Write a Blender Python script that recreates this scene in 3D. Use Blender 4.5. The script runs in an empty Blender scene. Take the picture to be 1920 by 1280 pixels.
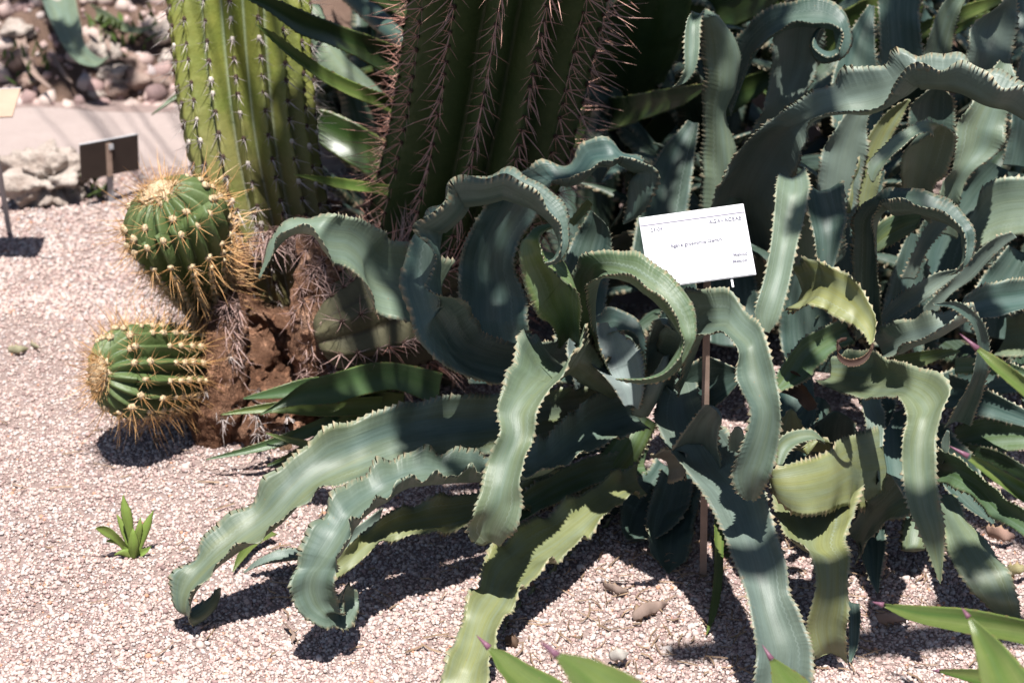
import bpy, math, random
import numpy as np
from mathutils import Vector, Matrix, noise as mnoise

rng = np.random.default_rng(7)
random.seed(7)
R_ = math.radians

# ------------------------------------------------------------------ camera, sky, sun, exposure
CAM_H, PITCH, LENS = 1.45, R_(25.0), 72.0
FPX = LENS / 36.0 * 1920.0
sc = bpy.context.scene
col = sc.collection
cam_data = bpy.data.cameras.new('camera')
cam_data.lens = LENS; cam_data.sensor_width = 36.0
cam_data.clip_start = 0.05; cam_data.clip_end = 200.0
cam_data.dof.use_dof = True
cam_data.dof.focus_distance = 2.56
cam_data.dof.aperture_fstop = 6.3
cam = bpy.data.objects.new('camera', cam_data)
cam.location = (0, 0, CAM_H)
cam.rotation_euler = (math.pi / 2 - PITCH, 0, 0)
col.objects.link(cam); sc.camera = cam

SUN_EL, SUN_AZ = R_(73.0), R_(176.0)      # azimuth clockwise from +Y
SUN_DIR = Vector((math.sin(SUN_AZ) * math.cos(SUN_EL), math.cos(SUN_AZ) * math.cos(SUN_EL), math.sin(SUN_EL)))
world = bpy.data.worlds.new('World'); sc.world = world; world.use_nodes = True
wn = world.node_tree.nodes; wl = world.node_tree.links
sky = wn.new('ShaderNodeTexSky'); sky.sky_type = 'NISHITA'; sky.sun_disc = False
sky.sun_elevation = SUN_EL; sky.sun_rotation = SUN_AZ
wl.new(sky.outputs[0], wn['Background'].inputs[0]); wn['Background'].inputs[1].default_value = 0.05
sun_data = bpy.data.lights.new('sun', 'SUN'); sun_data.energy = 5.0; sun_data.angle = R_(0.5)
sun_data.color = (1.0, 0.972, 0.925)
sun = bpy.data.objects.new('sun', sun_data); col.objects.link(sun)
sun.rotation_euler = SUN_DIR.to_track_quat('Z', 'Y').to_euler(); sun.location = SUN_DIR * 8
sc.view_settings.view_transform = 'Standard'; sc.view_settings.look = 'None'
sc.view_settings.gamma = 1.0; sc.view_settings.exposure = 0.90
sc.view_settings.use_curve_mapping = False
sc.render.engine = 'CYCLES'
sc.cycles.use_denoising = True
sc.cycles.max_bounces = 6; sc.cycles.diffuse_bounces = 1; sc.cycles.glossy_bounces = 2
sc.cycles.caustics_reflective = False; sc.cycles.caustics_refractive = False

# ------------------------------------------------------------------ helpers
CP, SP = math.cos(PITCH), math.sin(PITCH)
AX_F = np.array((0, CP, -SP)); AX_D = np.array((0, -SP, -CP)); AX_R = np.array((1.0, 0, 0))
CAMP = np.array((0, 0, CAM_H))

def P(x, y, d):
    """world point seen at photo pixel (x, y), d metres deep"""
    return CAMP + d * (AX_F + (x - 960) / FPX * AX_R + (y - 640) / FPX * AX_D)

def ground_depth(y, z=0.0):
    return (CAM_H - z) / (SP + CP * (y - 640) / FPX)

def G(x, y, z=0.0):
    return P(x, y, ground_depth(y, z))

def gz(x, y):
    return (0.006 * np.sin(3.1 * x + 1.3 * y) + 0.004 * np.sin(7.3 * x - 5.2 * y + 1.0)
            + 0.0025 * np.sin(17 * x + 13 * y) + 0.002 * np.sin(29 * y - 23 * x + 2))

def mesh_obj(name, verts, faces, mat, parent=None, smooth=True, origin=None):
    me = bpy.data.meshes.new(name)
    verts = np.asarray(verts, float)
    if origin is not None:
        verts = verts - np.asarray(origin)
    me.from_pydata(verts.tolist(), [], faces if isinstance(faces, list) else faces.tolist())
    if smooth:
        me.polygons.foreach_set('use_smooth', [True] * len(me.polygons))
    if mat:
        for m in (mat if isinstance(mat, (list, tuple)) else [mat]):
            me.materials.append(m)
    o = bpy.data.objects.new(name, me); col.objects.link(o)
    if parent is not None:
        o.parent = parent
    elif origin is not None:
        o.location = origin
    return o

def tag(o, label, cat, group=None, kind=None):
    if label: o['label'] = label
    if cat: o['category'] = cat
    if group: o['group'] = group
    if kind: o['kind'] = kind
    return o

def thing(name, label, cat, loc, group=None):
    o = bpy.data.objects.new(name, None); col.objects.link(o)
    o.location = loc; o.empty_display_size = 0.05
    return tag(o, label, cat, group)

class N:
    def __init__(s, name):
        s.m = bpy.data.materials.new(name); s.m.use_nodes = True
        s.t = s.m.node_tree; s.n = s.t.nodes; s.l = s.t.links
        s.b = s.n['Principled BSDF']
    def new(s, kind, **kw):
        nd = s.n.new(kind)
        for k, v in kw.items():
            if k.startswith('i_'):
                nd.inputs[k[2:].replace('_', ' ')].default_value = v
            else:
                setattr(nd, k, v)
        return nd
    def link(s, a, b):
        s.l.new(a, b)
    def noise(s, vec, scale, detail=4, rough=.6):
        nd = s.new('ShaderNodeTexNoise'); nd.inputs['Scale'].default_value = scale
        nd.inputs['Detail'].default_value = detail; nd.inputs['Roughness'].default_value = rough
        if vec is not None: s.link(vec, nd.inputs['Vector'])
        return nd.outputs['Fac']
    def ramp(s, fac, stops):
        nd = s.new('ShaderNodeValToRGB'); e = nd.color_ramp.elements
        while len(e) < len(stops): e.new(0.5)
        for el, (p, c) in zip(e, stops):
            el.position = p; el.color = (*c, 1) if len(c) == 3 else c
        s.link(fac, nd.inputs[0]); return nd.outputs[0]
    def mix(s, fac, a, b, blend='MIX'):
        nd = s.new('ShaderNodeMix', data_type='RGBA', blend_type=blend)
        for sock, v in ((nd.inputs['Factor'], fac), (nd.inputs[6], a), (nd.inputs[7], b)):
            if hasattr(v, 'is_output'): s.link(v, sock)
            else: sock.default_value = v if isinstance(v, (int, float)) else (*v, 1)
        return nd.outputs[2]
    def math(s, op, a, b=None, c=None, clamp=False):
        nd = s.new('ShaderNodeMath', operation=op, use_clamp=clamp)
        for i, v in enumerate((a, b, c)):
            if v is None: continue
            if hasattr(v, 'is_output'): s.link(v, nd.inputs[i])
            else: nd.inputs[i].default_value = v
        return nd.outputs[0]
    def map(s, vec, scale=(1, 1, 1), loc=(0, 0, 0)):
        nd = s.new('ShaderNodeMapping'); s.link(vec, nd.inputs['Vector'])
        nd.inputs['Scale'].default_value = scale; nd.inputs['Location'].default_value = loc
        return nd.outputs[0]
    def bump(s, h, strength=.3, dist=.01):
        nd = s.new('ShaderNodeBump'); nd.inputs['Strength'].default_value = strength
        nd.inputs['Distance'].default_value = dist
        s.link(h, nd.inputs['Height']); s.link(nd.outputs[0], s.b.inputs['Normal'])
    def set(s, base=None, rough=None, spec=None):
        if base is not None:
            if hasattr(base, 'is_output'): s.link(base, s.b.inputs['Base Color'])
            else: s.b.inputs['Base Color'].default_value = (*base, 1)
        if rough is not None:
            if hasattr(rough, 'is_output'): s.link(rough, s.b.inputs['Roughness'])
            else: s.b.inputs['Roughness'].default_value = rough
        if spec is not None: s.b.inputs['Specular IOR Level'].default_value = spec
        return s.m

def plain(name, c, rough=.6, spec=.3, var=.25, scale=60, bump=.2):
    m = N(name); tc = m.new('ShaderNodeTexCoord')
    f = m.noise(tc.outputs['Object'], scale)
    a = tuple(v * (1 - var) for v in c); b = tuple(min(1, v * (1 + var)) for v in c)
    m.set(m.ramp(f, [(.3, a), (.7, b)]), rough, spec)
    if bump: m.bump(f, bump, .004)
    return m.m

# ---- leaf material: colour of each leaf comes from the object colour, alpha = how yellow it is
def leaf_mat(name, rough=.43, spec=.36, edge=(.25, .28, .20), tip=(.40, .32, .21), bloom=.5, trans=0.0):
    m = N(name)
    oi = m.new('ShaderNodeObjectInfo'); uv = m.new('ShaderNodeUVMap'); tc = m.new('ShaderNodeTexCoord')
    off = m.new('ShaderNodeVectorMath', operation='ADD')
    comb = m.new('ShaderNodeCombineXYZ')
    m.link(m.math('MULTIPLY', oi.outputs['Random'], 37.0), comb.inputs[0]); m.link(m.math('MULTIPLY', oi.outputs['Random'], 91.0), comb.inputs[1])
    m.link(uv.outputs[0], off.inputs[0]); m.link(comb.outputs[0], off.inputs[1])
    v = off.outputs[0]
    fibre = m.noise(m.map(v, (46, 4, 1)), 1.0, 5, .65)       # streaks along the blade
    broad = m.noise(m.map(v, (2.4, 3.2, 1)), 1.0, 3, .55)
    blot = m.noise(tc.outputs['Object'], 55, 4, .6)
    base = oi.outputs['Color']
    yfac = m.math('MULTIPLY', oi.outputs['Alpha'], m.math('MULTIPLY_ADD', broad, 3.2, -1.05, clamp=True), clamp=True)
    c = m.mix(yfac, base, (.25, .255, .085))
    val = m.math('MULTIPLY_ADD', fibre, .44, .50)
    val = m.math('MULTIPLY', val, m.math('MULTIPLY_ADD', blot, .35, .83))
    cc = m.new('ShaderNodeCombineColor')
    for i in range(3): m.link(val, cc.inputs[i])
    c = m.mix(1.0, c, cc.outputs[0], 'MULTIPLY')
    # waxy bloom, rubbed off in places
    bl = m.math('MULTIPLY', m.math('MULTIPLY_ADD', m.noise(m.map(v, (7, 5, 1)), 1.0, 6, .7), 2.4, -.95, clamp=True), bloom, clamp=True)
    c = m.mix(bl, c, (.175, .232, .208))
    if bloom > .3:      # ghost prints of neighbouring margins pressed into the young leaf
        sp0 = m.new('ShaderNodeSeparateXYZ'); m.link(uv.outputs[0], sp0.inputs[0])
        e0 = m.math('ABSOLUTE', m.math('MULTIPLY_ADD', sp0.outputs[0], 2.0, -1.0))
        saw = m.math('ABSOLUTE', m.math('SUBTRACT', m.math('FRACT', m.math('MULTIPLY', sp0.outputs[1], 128.0)), .5))
        pos = m.math('ADD', m.math('MULTIPLY_ADD', saw, .12, .42), m.math('MULTIPLY', m.noise(m.map(v, (.3, 5, 1)), 1.0, 2), .22))
        gm = m.math('SUBTRACT', 1.0, m.math('MULTIPLY', m.math('ABSOLUTE', m.math('SUBTRACT', e0, pos)), 26.0), clamp=True)
        gm = m.math('MULTIPLY', gm, m.math('MULTIPLY_ADD', broad, 4.0, -1.9, clamp=True))
        c = m.mix(m.math('MULTIPLY', gm, .45), c, (.30, .36, .33))
        br = m.math('MULTIPLY', m.math('MULTIPLY_ADD', m.noise(tc.outputs['Object'], 17, 5, .7), 14.0, -8.9, clamp=True), m.math('MULTIPLY_ADD', e0, 4.0, -2.6, clamp=True))
        c = m.mix(m.math('MULTIPLY', br, .85), c, (.20, .135, .075))
    sep = m.new('ShaderNodeSeparateXYZ'); m.link(uv.outputs[0], sep.inputs[0])
    e = m.math('ABSOLUTE', m.math('MULTIPLY_ADD', sep.outputs[0], 2.0, -1.0))
    ef = m.math('MULTIPLY_ADD', e, 14.0, -13.1, clamp=True)
    c = m.mix(m.math('MULTIPLY', ef, .75), c, edge)
    at = m.new('ShaderNodeAttribute', attribute_name='tooth')
    c = m.mix(at.outputs['Fac'], c, tip)
    # small scars
    sp = m.new('ShaderNodeTexVoronoi'); sp.inputs['Scale'].default_value = 70; m.link(tc.outputs['Object'], sp.inputs['Vector'])
    scar = m.math('LESS_THAN', sp.outputs['Distance'], .07)
    scar = m.math('MULTIPLY', scar, m.math('GREATER_THAN', m.noise(tc.outputs['Object'], 9), .55))
    c = m.mix(m.math('MULTIPLY', scar, .7), c, (.16, .13, .07))
    m.set(c, m.math('MULTIPLY_ADD', bl, .25, rough), spec)
    h = m.math('ADD', m.math('MULTIPLY', fibre, .6), m.math('MULTIPLY', blot, .4))
    m.bump(h, .22, .003)
    if trans:
        m.b.inputs['Transmission Weight'].default_value = 0
        tr = m.new('ShaderNodeBsdfTranslucent'); m.link(c, tr.inputs[0])
        mx = m.new('ShaderNodeMixShader'); mx.inputs[0].default_value = trans
        m.link(m.b.outputs[0], mx.inputs[1]); m.link(tr.outputs[0], mx.inputs[2])
        m.link(mx.outputs[0], m.n['Material Output'].inputs[0])
    return m.m

M_AGAVE = leaf_mat('agave_leaf')
M_GREEN = leaf_mat('green_agave_leaf', rough=.33, spec=.45, edge=(.20, .26, .06), tip=(.12, .09, .04), bloom=.06)
M_WEED = leaf_mat('weed_leaf', rough=.45, spec=.3, edge=(.2, .3, .06), tip=(.2, .3, .06), bloom=.0, trans=.25)
M_SPINE_TIP = plain('leaf_spine', (.10, .05, .06), .4)
M_DRY = leaf_mat('dry_leaf', rough=.8, spec=.1, edge=(.3, .2, .12), tip=(.3, .2, .12), bloom=.1)

# palettes: (r, g, b, yellow); paler tones raised for sunlit leaves, blue and deep lowered for shade
BLUE = (.052, .102, .092, .12); PALE = (.148, .208, .156, .30); GREY = (.165, .215, .184, .12)
GRN = (.062, .122, .046, .25); YEL = (.180, .205, .095, .90); OLV = (.128, .175, .110, .50)
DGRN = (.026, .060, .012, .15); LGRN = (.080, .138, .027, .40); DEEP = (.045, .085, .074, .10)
DEAD = (.34, .245, .205, .0); BROWN = (.16, .10, .07, 0.)

def catmull(K, n):
    """smooth curve through the rows of K (any width), n samples by chord length"""
    K = np.asarray(K, float)
    c = (K[:, :3] + K[:, 3:6]) / 2 if K.shape[1] >= 6 else K
    t = np.concatenate([[0], np.cumsum(np.maximum(np.sqrt(np.linalg.norm(np.diff(c, axis=0), axis=1)), 1e-3))])
    m = np.zeros_like(K)
    for i in range(len(K)):
        a, b = max(i - 1, 0), min(i + 1, len(K) - 1)
        m[i] = (K[b] - K[a]) / max(t[b] - t[a], 1e-6)
    q = np.linspace(0, t[-1], n); j = np.clip(np.searchsorted(t, q, side='right') - 1, 0, len(t) - 2)
    h = (t[j + 1] - t[j])[:, None]; s = ((q - t[j]) / (t[j + 1] - t[j]))[:, None]
    return ((2 * s**3 - 3 * s**2 + 1) * K[j] + (s**3 - 2 * s**2 + s) * h * m[j]
            + (-2 * s**3 + 3 * s**2) * K[j + 1] + (s**3 - s**2) * h * m[j + 1])

ECOL = np.array([-1, -.87, -.52, 0, .52, .87, 1.0])
ECOL_LOW = np.array([-1, -.6, 0, .6, 1.0])
def ribbon(name, K, mat, parent, origin, color, c=.25, tooth=.0038, pitch=.0074, ruf=.004, th=.0055, wl=.085, seed=None, crease=1.7, lod=0):
    """leaf blade: K rows are (left xyz, right xyz); channelled, thick, toothed along both margins"""
    r = np.random.default_rng(seed if seed is not None else abs(hash((round(float(K[0][0]), 4), len(K)))) % 99991)
    cs = K[:, 6] if K.shape[1] > 6 else None
    F = catmull(K, 500)
    EC = ECOL if lod == 0 else ECOL_LOW
    cen = (F[:, :3] + F[:, 3:6]) / 2
    arc = np.concatenate([[0], np.cumsum(np.linalg.norm(np.diff(cen, axis=0), axis=1))])
    Lt = arc[-1]
    s, hL, hR = [], [], []
    x = 0.0
    while x < Lt - .002:
        p = pitch * (.6 + .8 * r.random())
        if tooth > 0:
            a, b = [(.35 + 1.0 * r.random()) * (.25 if r.random() < .06 else 1) for _ in (0, 1)]
            for f, hh in (((0, 0), (.34, .34), (.64, 1.)) if lod == 0 else ((0, 0), (.55, 1.))):
                s.append(x + p * f); hL.append(hh * a); hR.append(hh * b)
        else:
            s.append(x); hL.append(0); hR.append(0)
        x += p
    s.append(Lt); hL.append(0); hR.append(0)
    s = np.minimum(np.array(s), Lt); hL = np.array(hL); hR = np.array(hR)
    n = len(s)
    row = np.stack([np.interp(s, arc, F[:, k]) for k in range(F.shape[1])], 1)
    Lp, Rp = row[:, :3], row[:, 3:6]
    if cs is not None: c = np.maximum(row[:, 6], 0)
    mid = (Lp + Rp) / 2; W = Rp - Lp
    wid = np.linalg.norm(W, axis=1)
    T = np.gradient(mid, np.maximum(s, 1e-9) + np.arange(n) * 1e-9, axis=0)
    T /= np.maximum(np.linalg.norm(T, axis=1), 1e-9)[:, None]
    nn = np.cross(T, W)
    k = 15; ker = np.hanning(k + 2)[1:-1]; ker /= ker.sum()
    nn = np.stack([np.convolve(np.pad(nn[:, i], k // 2, mode='edge'), ker, 'valid') for i in range(3)], 1)
    nn /= np.maximum(np.linalg.norm(nn, axis=1), 1e-9)[:, None]
    wd = W / np.maximum(wid, 1e-6)[:, None]
    thf = np.clip(wid / .06, .12, 1.0) * th
    taper = np.clip((Lt - s) / .03, 0, 1)
    ph = r.random(4) * 6.28
    # uneven waves of both margins
    wL = np.sin(s / wl * 6.28 + ph[0]) + .6 * np.sin(s / wl * 6.28 * 1.73 + ph[1])
    wR = np.sin(s / wl * 6.28 * 1.1 + ph[2]) + .6 * np.sin(s / wl * 6.28 * 1.9 + ph[3])
    wob = np.sin(s / .31 * 6.28 + ph[1]) * .002
    tops, bots, tf = [], [], []
    wfac = np.clip(wid / .05, 0, 1)
    for e in EC:
        ch = c * wid * (1 - abs(e) ** crease)
        rf = ruf * (wL if e < 0 else wR) * abs(e) ** 3 * wfac
        p = mid + (e / 2) * W - nn * (ch - rf - wob)[:, None]
        if abs(e) == 1:
            hh = (hL if e < 0 else hR) * tooth * np.clip(.35 + taper, 0, 1)
            p = p + np.sign(e) * wd * hh[:, None] + T * (hh * .25)[:, None]
            tops.append(p); tf.append((hL if e < 0 else hR) ** 1.5)
        else:
            tops.append(p)
            bots.append(p - nn * (thf * (1 - e * e) ** .7 + .0010)[:, None])
            tf.append(np.zeros(n))
    ring = tops + bots[::-1]; m = len(ring)
    V = np.stack(ring, 1).reshape(-1, 3) - np.asarray(origin)
    tfa = np.stack(tf + [np.zeros(n)] * len(bots), 1).reshape(-1)
    eu = np.concatenate([EC, EC[1:-1][::-1]]) * .5 + .5
    i = np.arange(n - 1)[:, None] * m; j = np.arange(m)[None, :]; j2 = (j + 1) % m
    q = np.stack([i + j, i + j2, i + m + j2, i + m + j], -1).reshape(-1, 4)
    me = bpy.data.meshes.new(name)
    nf = len(q)
    caps = [list(range(m))[::-1], [(n - 1) * m + a for a in range(m)]]
    me.vertices.add(len(V)); me.vertices.foreach_set('co', V.ravel())
    loops = np.concatenate([q.ravel(), np.array(caps[0]), np.array(caps[1])])
    me.loops.add(len(loops)); me.loops.foreach_set('vertex_index', loops.astype(np.int32))
    starts = np.concatenate([np.arange(nf) * 4, [nf * 4, nf * 4 + m]])
    me.polygons.add(nf + 2); me.polygons.foreach_set('loop_start', starts.astype(np.int32))
    me.update(calc_edges=True)
    me.polygons.foreach_set('use_smooth', [True] * (nf + 2))
    uvl = me.uv_layers.new(name='UVMap')
    U = np.stack([np.tile(eu, n), np.repeat(s, m)], 1)
    uvl.data.foreach_set('uv', U[loops].astype(np.float32).ravel())
    a = me.attributes.new('tooth', 'FLOAT', 'POINT'); a.data.foreach_set('value', tfa.astype(np.float32))
    me.validate()
    me.materials.append(mat)
    o = bpy.data.objects.new(name, me); col.objects.link(o); o.parent = parent
    o.color = color
    return o

def traced(plant, S, color, c=.25, mat=None, name='leaf', lift=0., tip_lift=0., **kw):
    """leaf from stations (left x, left y, right x, right y, depth, right-minus-left depth in cm) in photo pixels"""
    K, d, t = [], None, 0.0
    cl_ = None
    if isinstance(c, (list, tuple)): cl_ = c; c = .3
    if mat is None and .1 < c < .4: c = min(c * 1.3, .42)
    S = [list(q) for q in S]
    known = [i for i, q in enumerate(S) if len(q) > 4]
    ds = np.interp(range(len(S)), known, [S[i][4] for i in known])
    kt = [i for i, q in enumerate(S) if len(q) > 5]
    ts = np.interp(range(len(S)), kt, [S[i][5] for i in kt]) if kt else np.zeros(len(S))
    w_ = (np.arange(len(S)) / (len(S) - 1)) ** 3
    ds = ds - (lift * (1 - w_) + tip_lift * w_)
    for q, d, t in zip(S, ds, ts):
        K.append(np.concatenate([P(q[0], q[1], d - t / 200), P(q[2], q[3], d + t / 200)]))
    if cl_ is not None:
        cv = list(cl_) + [cl_[-1]] * (len(K) - len(cl_)); K = [np.append(k, q) for k, q in zip(K, cv)]
    o = ribbon(name, np.array(K), mat or M_AGAVE, plant, plant.location, color, c=c, **kw)
    return o

def spike(parent, a, b, r, mat, name='terminal_spine'):
    """tapered thorn from a to b"""
    a, b = np.asarray(a, float), np.asarray(b, float)
    t = b - a; t /= np.linalg.norm(t)
    u = np.cross(t, (0.3, .2, 1)); u /= np.linalg.norm(u); v = np.cross(t, u)
    V, Fc = [], []
    k = 7
    for f, rr in ((0, r), (.35, r * .62), (.75, r * .28)):
        for i in range(k):
            an = 6.283 * i / k
            V.append(a + (b - a) * f + (u * math.cos(an) + v * math.sin(an)) * rr)
    V.append(b)
    for l in range(2):
        for i in range(k):
            Fc.append([l * k + i, l * k + (i + 1) % k, (l + 1) * k + (i + 1) % k, (l + 1) * k + i])
    for i in range(k): Fc.append([2 * k + i, 2 * k + (i + 1) % k, 3 * k])
    Fc.append(list(range(k))[::-1])
    return mesh_obj(name, V, Fc, mat, parent, True, parent.location if parent.parent is None else None)

# ------------------------------------------------------------------ ground, path, bank
def soil_mat(name, a, b, c3, scale=22):
    m = N(name); tc = m.new('ShaderNodeTexCoord'); o = tc.outputs['Object']
    f = m.noise(o, scale, 6, .7); g = m.noise(o, 260, 3, .6); h = m.noise(o, 2.5, 3, .5)
    cl = m.mix(g, m.ramp(f, [(.3, a), (.7, b)]), c3)
    cl = m.mix(m.math('MULTIPLY_ADD', h, .5, .0), cl, a)
    m.set(cl, .9, .1); m.bump(m.math('ADD', f, g), .8, .008)
    return m.m
M_SOIL = soil_mat('soil', (.19, .135, .12), (.34, .25, .225), (.40, .31, .285))
M_PATH = soil_mat('path_dust', (.33, .265, .245), (.46, .38, .35), (.46, .375, .35), 9)
M_BANK = soil_mat('bank_earth', (.085, .048, .032), (.19, .12, .09), (.22, .155, .125), 12)

def grid(x0, x1, y0, y1, nx, ny, fz):
    X, Y = np.meshgrid(np.linspace(x0, x1, nx), np.linspace(y0, y1, ny))
    Z = fz(X, Y)
    V = np.stack([X, Y, Z], -1).reshape(-1, 3)
    i = (np.arange(ny - 1)[:, None] * nx + np.arange(nx - 1)[None]).reshape(-1)
    return V, np.stack([i, i + 1, i + nx + 1, i + nx], 1)

V, Fc = grid(-4, 4, .6, 12, 260, 300, gz)
ground = tag(mesh_obj('ground', V, Fc, M_SOIL), 'pinkish gravel garden bed', None, kind='structure')
# footpath that crosses behind the cacti
def path_z(X, Y): return gz(X, Y) + .012 + .003 * np.sin(X * 9 + Y * 4)
yA, yB = G(100, 300)[1], G(100, 196)[1]
V, Fc = grid(-4, 4, yA, yB, 200, 40, path_z)
V[:, 2] -= .018 * (np.abs((V[:, 1] - yA) / (yB - yA) - .5) > .49)
V[:, 1] += .02 * np.sin(V[:, 0] * 5.0) + .10 * V[:, 0]
tag(mesh_obj('path', V, Fc, M_PATH), 'pale dusty footpath behind the cacti', None, kind='structure')
# earth bank beyond the path
def bank_z(X, Y):
    t = np.clip((Y - (yB + .02 + .10 * X)) / .95, 0, 1.6)
    b = .62 * t ** 1.25
    out = np.zeros_like(X)
    for i in range(X.shape[0]):
        for j in range(X.shape[1]):
            v = Vector((X[i, j] * 3.2, Y[i, j] * 3.2, 0))
            out[i, j] = mnoise.fractal(v, 1.0, 2.0, 4) * .085 + mnoise.noise(v * 4.3) * .025
    return b + out * np.clip(t * 4, 0, 1) - .03 + gz(X, Y)
V, Fc = grid(-3, 3.2, yB - .35, yB + 2.2, 190, 80, bank_z)
bank = tag(mesh_obj('bank', V, Fc, M_BANK), 'stony earth bank beyond the path', None, kind='structure')

def bank_height(x, y):
    return float(bank_z(np.array([[x]]), np.array([[y]]))[0, 0])

# ---- gravel: real pebbles
def pebble_mat():
    m = N('pebbles'); at = m.new('ShaderNodeAttribute', attribute_name='pc')
    tc = m.new('ShaderNodeTexCoord'); f = m.noise(tc.outputs['Object'], 420, 3)
    cl = m.ramp(at.outputs['Fac'], [(0, (.14, .10, .10)), (.12, (.27, .18, .17)), (.26, (.44, .31, .285)), (.48, (.52, .395, .355)),
                                  (.66, (.56, .455, .405)), (.78, (.46, .40, .39)), (.90, (.68, .61, .57)), (1., (.50, .26, .16))])
    cl = m.mix(m.math('MULTIPLY', f, .35), cl, (.30, .20, .18))
    m.set(cl, .8, .2)
    return m.m
M_PEB = pebble_mat()

def ico():
    t = (1 + 5 ** .5) / 2
    v = np.array([(-1, t, 0), (1, t, 0), (-1, -t, 0), (1, -t, 0), (0, -1, t), (0, 1, t), (0, -1, -t), (0, 1, -t), (t, 0, -1), (t, 0, 1), (-t, 0, -1), (-t, 0, 1)], float)
    f = np.array([(0, 11, 5), (0, 5, 1), (0, 1, 7), (0, 7, 10), (0, 10, 11), (1, 5, 9), (5, 11, 4), (11, 10, 2), (10, 7, 6), (7, 1, 8),
                  (3, 9, 4), (3, 4, 2), (3, 2, 6), (3, 6, 8), (3, 8, 9), (4, 9, 5), (2, 4, 11), (6, 2, 10), (8, 6, 7), (9, 8, 1)])
    return v / np.linalg.norm(v[0]), f
ICO_V, ICO_F = ico()

def raw_mesh(name, V, Fc, mat, k=3, smooth=False):
    me = bpy.data.meshes.new(name); nf = len(Fc)
    me.vertices.add(len(V)); me.vertices.foreach_set('co', V.astype(np.float32).ravel())
    me.loops.add(nf * k); me.loops.foreach_set('vertex_index', Fc.astype(np.int32).ravel())
    me.polygons.add(nf); me.polygons.foreach_set('loop_start', (np.arange(nf) * k).astype(np.int32))
    me.update(calc_edges=True)
    if smooth: me.polygons.foreach_set('use_smooth', [True] * nf)
    me.materials.append(mat)
    return me

def rot_mats(n):
    q = rng.normal(size=(n, 4)); q /= np.linalg.norm(q, axis=1)[:, None]
    w, x, y, z = q.T
    return np.stack([1 - 2 * (y * y + z * z), 2 * (x * y - z * w), 2 * (x * z + y * w), 2 * (x * y + z * w), 1 - 2 * (x * x + z * z), 2 * (y * z - x * w),
                     2 * (x * z - y * w), 2 * (y * z + x * w), 1 - 2 * (x * x + y * y)], 1).reshape(-1, 3, 3)

OCT_V = np.array([(1, 0, 0), (-1, 0, 0), (0, 1, 0), (0, -1, 0), (0, 0, 1), (0, 0, -1)], float) * 1.25
OCT_F = np.array([(0, 2, 4), (2, 1, 4), (1, 3, 4), (3, 0, 4), (2, 0, 5), (1, 2, 5), (3, 1, 5), (0, 3, 5)])
def pebbles(n, px0, px1, py0, py1, rmin, rmax, name, lift=.25, simple=False):
    BV, BF = (OCT_V, OCT_F) if simple else (ICO_V, ICO_F); nv = len(BV)
    # even in the picture's ground area, kept dense near the lens
    y = py0 + (py1 - py0) * rng.random(n); x = px0 + (px1 - px0) * rng.random(n)
    d = CAM_H / (SP + CP * (y - 640) / FPX)
    p = CAMP + d[:, None] * (AX_F + ((x - 960) / FPX)[:, None] * AX_R + ((y - 640) / FPX)[:, None] * AX_D)
    r = rmin * (rmax / rmin) ** (rng.random(n) ** 1.9)
    sh = r[:, None] * (0.75 + .5 * rng.random((n, 3))); sh[:, 2] *= .8
    p[:, 2] = gz(p[:, 0], p[:, 1]) + r * (rng.random(n) * .8 - lift + .1)
    var = 1 + (rng.random((40, nv)) - .5) * .45
    loc = BV[None] * var[rng.integers(0, 40, n)][:, :, None]
    loc = np.einsum('nij,nkj->nki', rot_mats(n), loc) * sh[:, None, :]
    V = (loc + p[:, None]).reshape(-1, 3)
    Fc = (BF[None] + (np.arange(n) * nv)[:, None, None]).reshape(-1, 3)
    me = raw_mesh(name, V, Fc, M_PEB, smooth=simple)
    a = me.attributes.new('pc', 'FLOAT', 'POINT')
    pc = np.clip(rng.beta(2.0, 1.6, n), 0, .95); pc[rng.random(n) < .012] = 1.0
    a.data.foreach_set('value', np.repeat(pc, nv).astype(np.float32))
    return me
me = pebbles(24000, -80, 2000, 560, 1330, .0024, .0046, 'gravel')
gravel = bpy.data.objects.new('gravel', me); col.objects.link(gravel)
tag(gravel, 'loose pinkish gravel covering the bed', 'gravel', kind='stuff')
me = pebbles(90000, -80, 2000, 560, 1330, .0013, .0030, 'fine_gravel', .1, True)
gravel3 = bpy.data.objects.new('fine_gravel', me); col.objects.link(gravel3)
tag(gravel3, 'fine pink grit lying between the gravel stones', 'grit', kind='stuff')
me = pebbles(20000, -80, 760, 290, 600, .0022, .0050, 'gravel', .25, True)
gravel2 = bpy.data.objects.new('gravel', me); col.objects.link(gravel2)
tag(gravel2, 'pinkish gravel further back near the path', 'gravel', kind='stuff')
me = pebbles(190, -80, 2000, 700, 1320, .0042, .0078, 'stone_chips', .45)
chips = bpy.data.objects.new('stone_chips', me); col.objects.link(chips)
tag(chips, 'larger stone chips scattered over the gravel', 'stone chips', kind='stuff')

# ---- rocks
def rock_mat(name, a, b, cav, scale=14):
    m = N(name); tc = m.new('ShaderNodeTexCoord'); o = tc.outputs['Object']
    f = m.noise(o, scale, 7, .7); g = m.noise(o, scale * 6, 4, .7)
    cl = m.ramp(f, [(.28, cav), (.42, a), (.7, b)])
    cl = m.mix(m.math('MULTIPLY', g, .4), cl, a)
    m.set(cl, .9, .15); m.bump(m.math('ADD', f, m.math('MULTIPLY', g, .5)), .9, .02)
    return m.m
M_ROCK = rock_mat('pale_limestone', (.36, .29, .25), (.60, .535, .48), (.11, .06, .04))
M_ROCK2 = rock_mat('pink_rock', (.28, .185, .15), (.46, .36, .31), (.09, .048, .033), 18)

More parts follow.
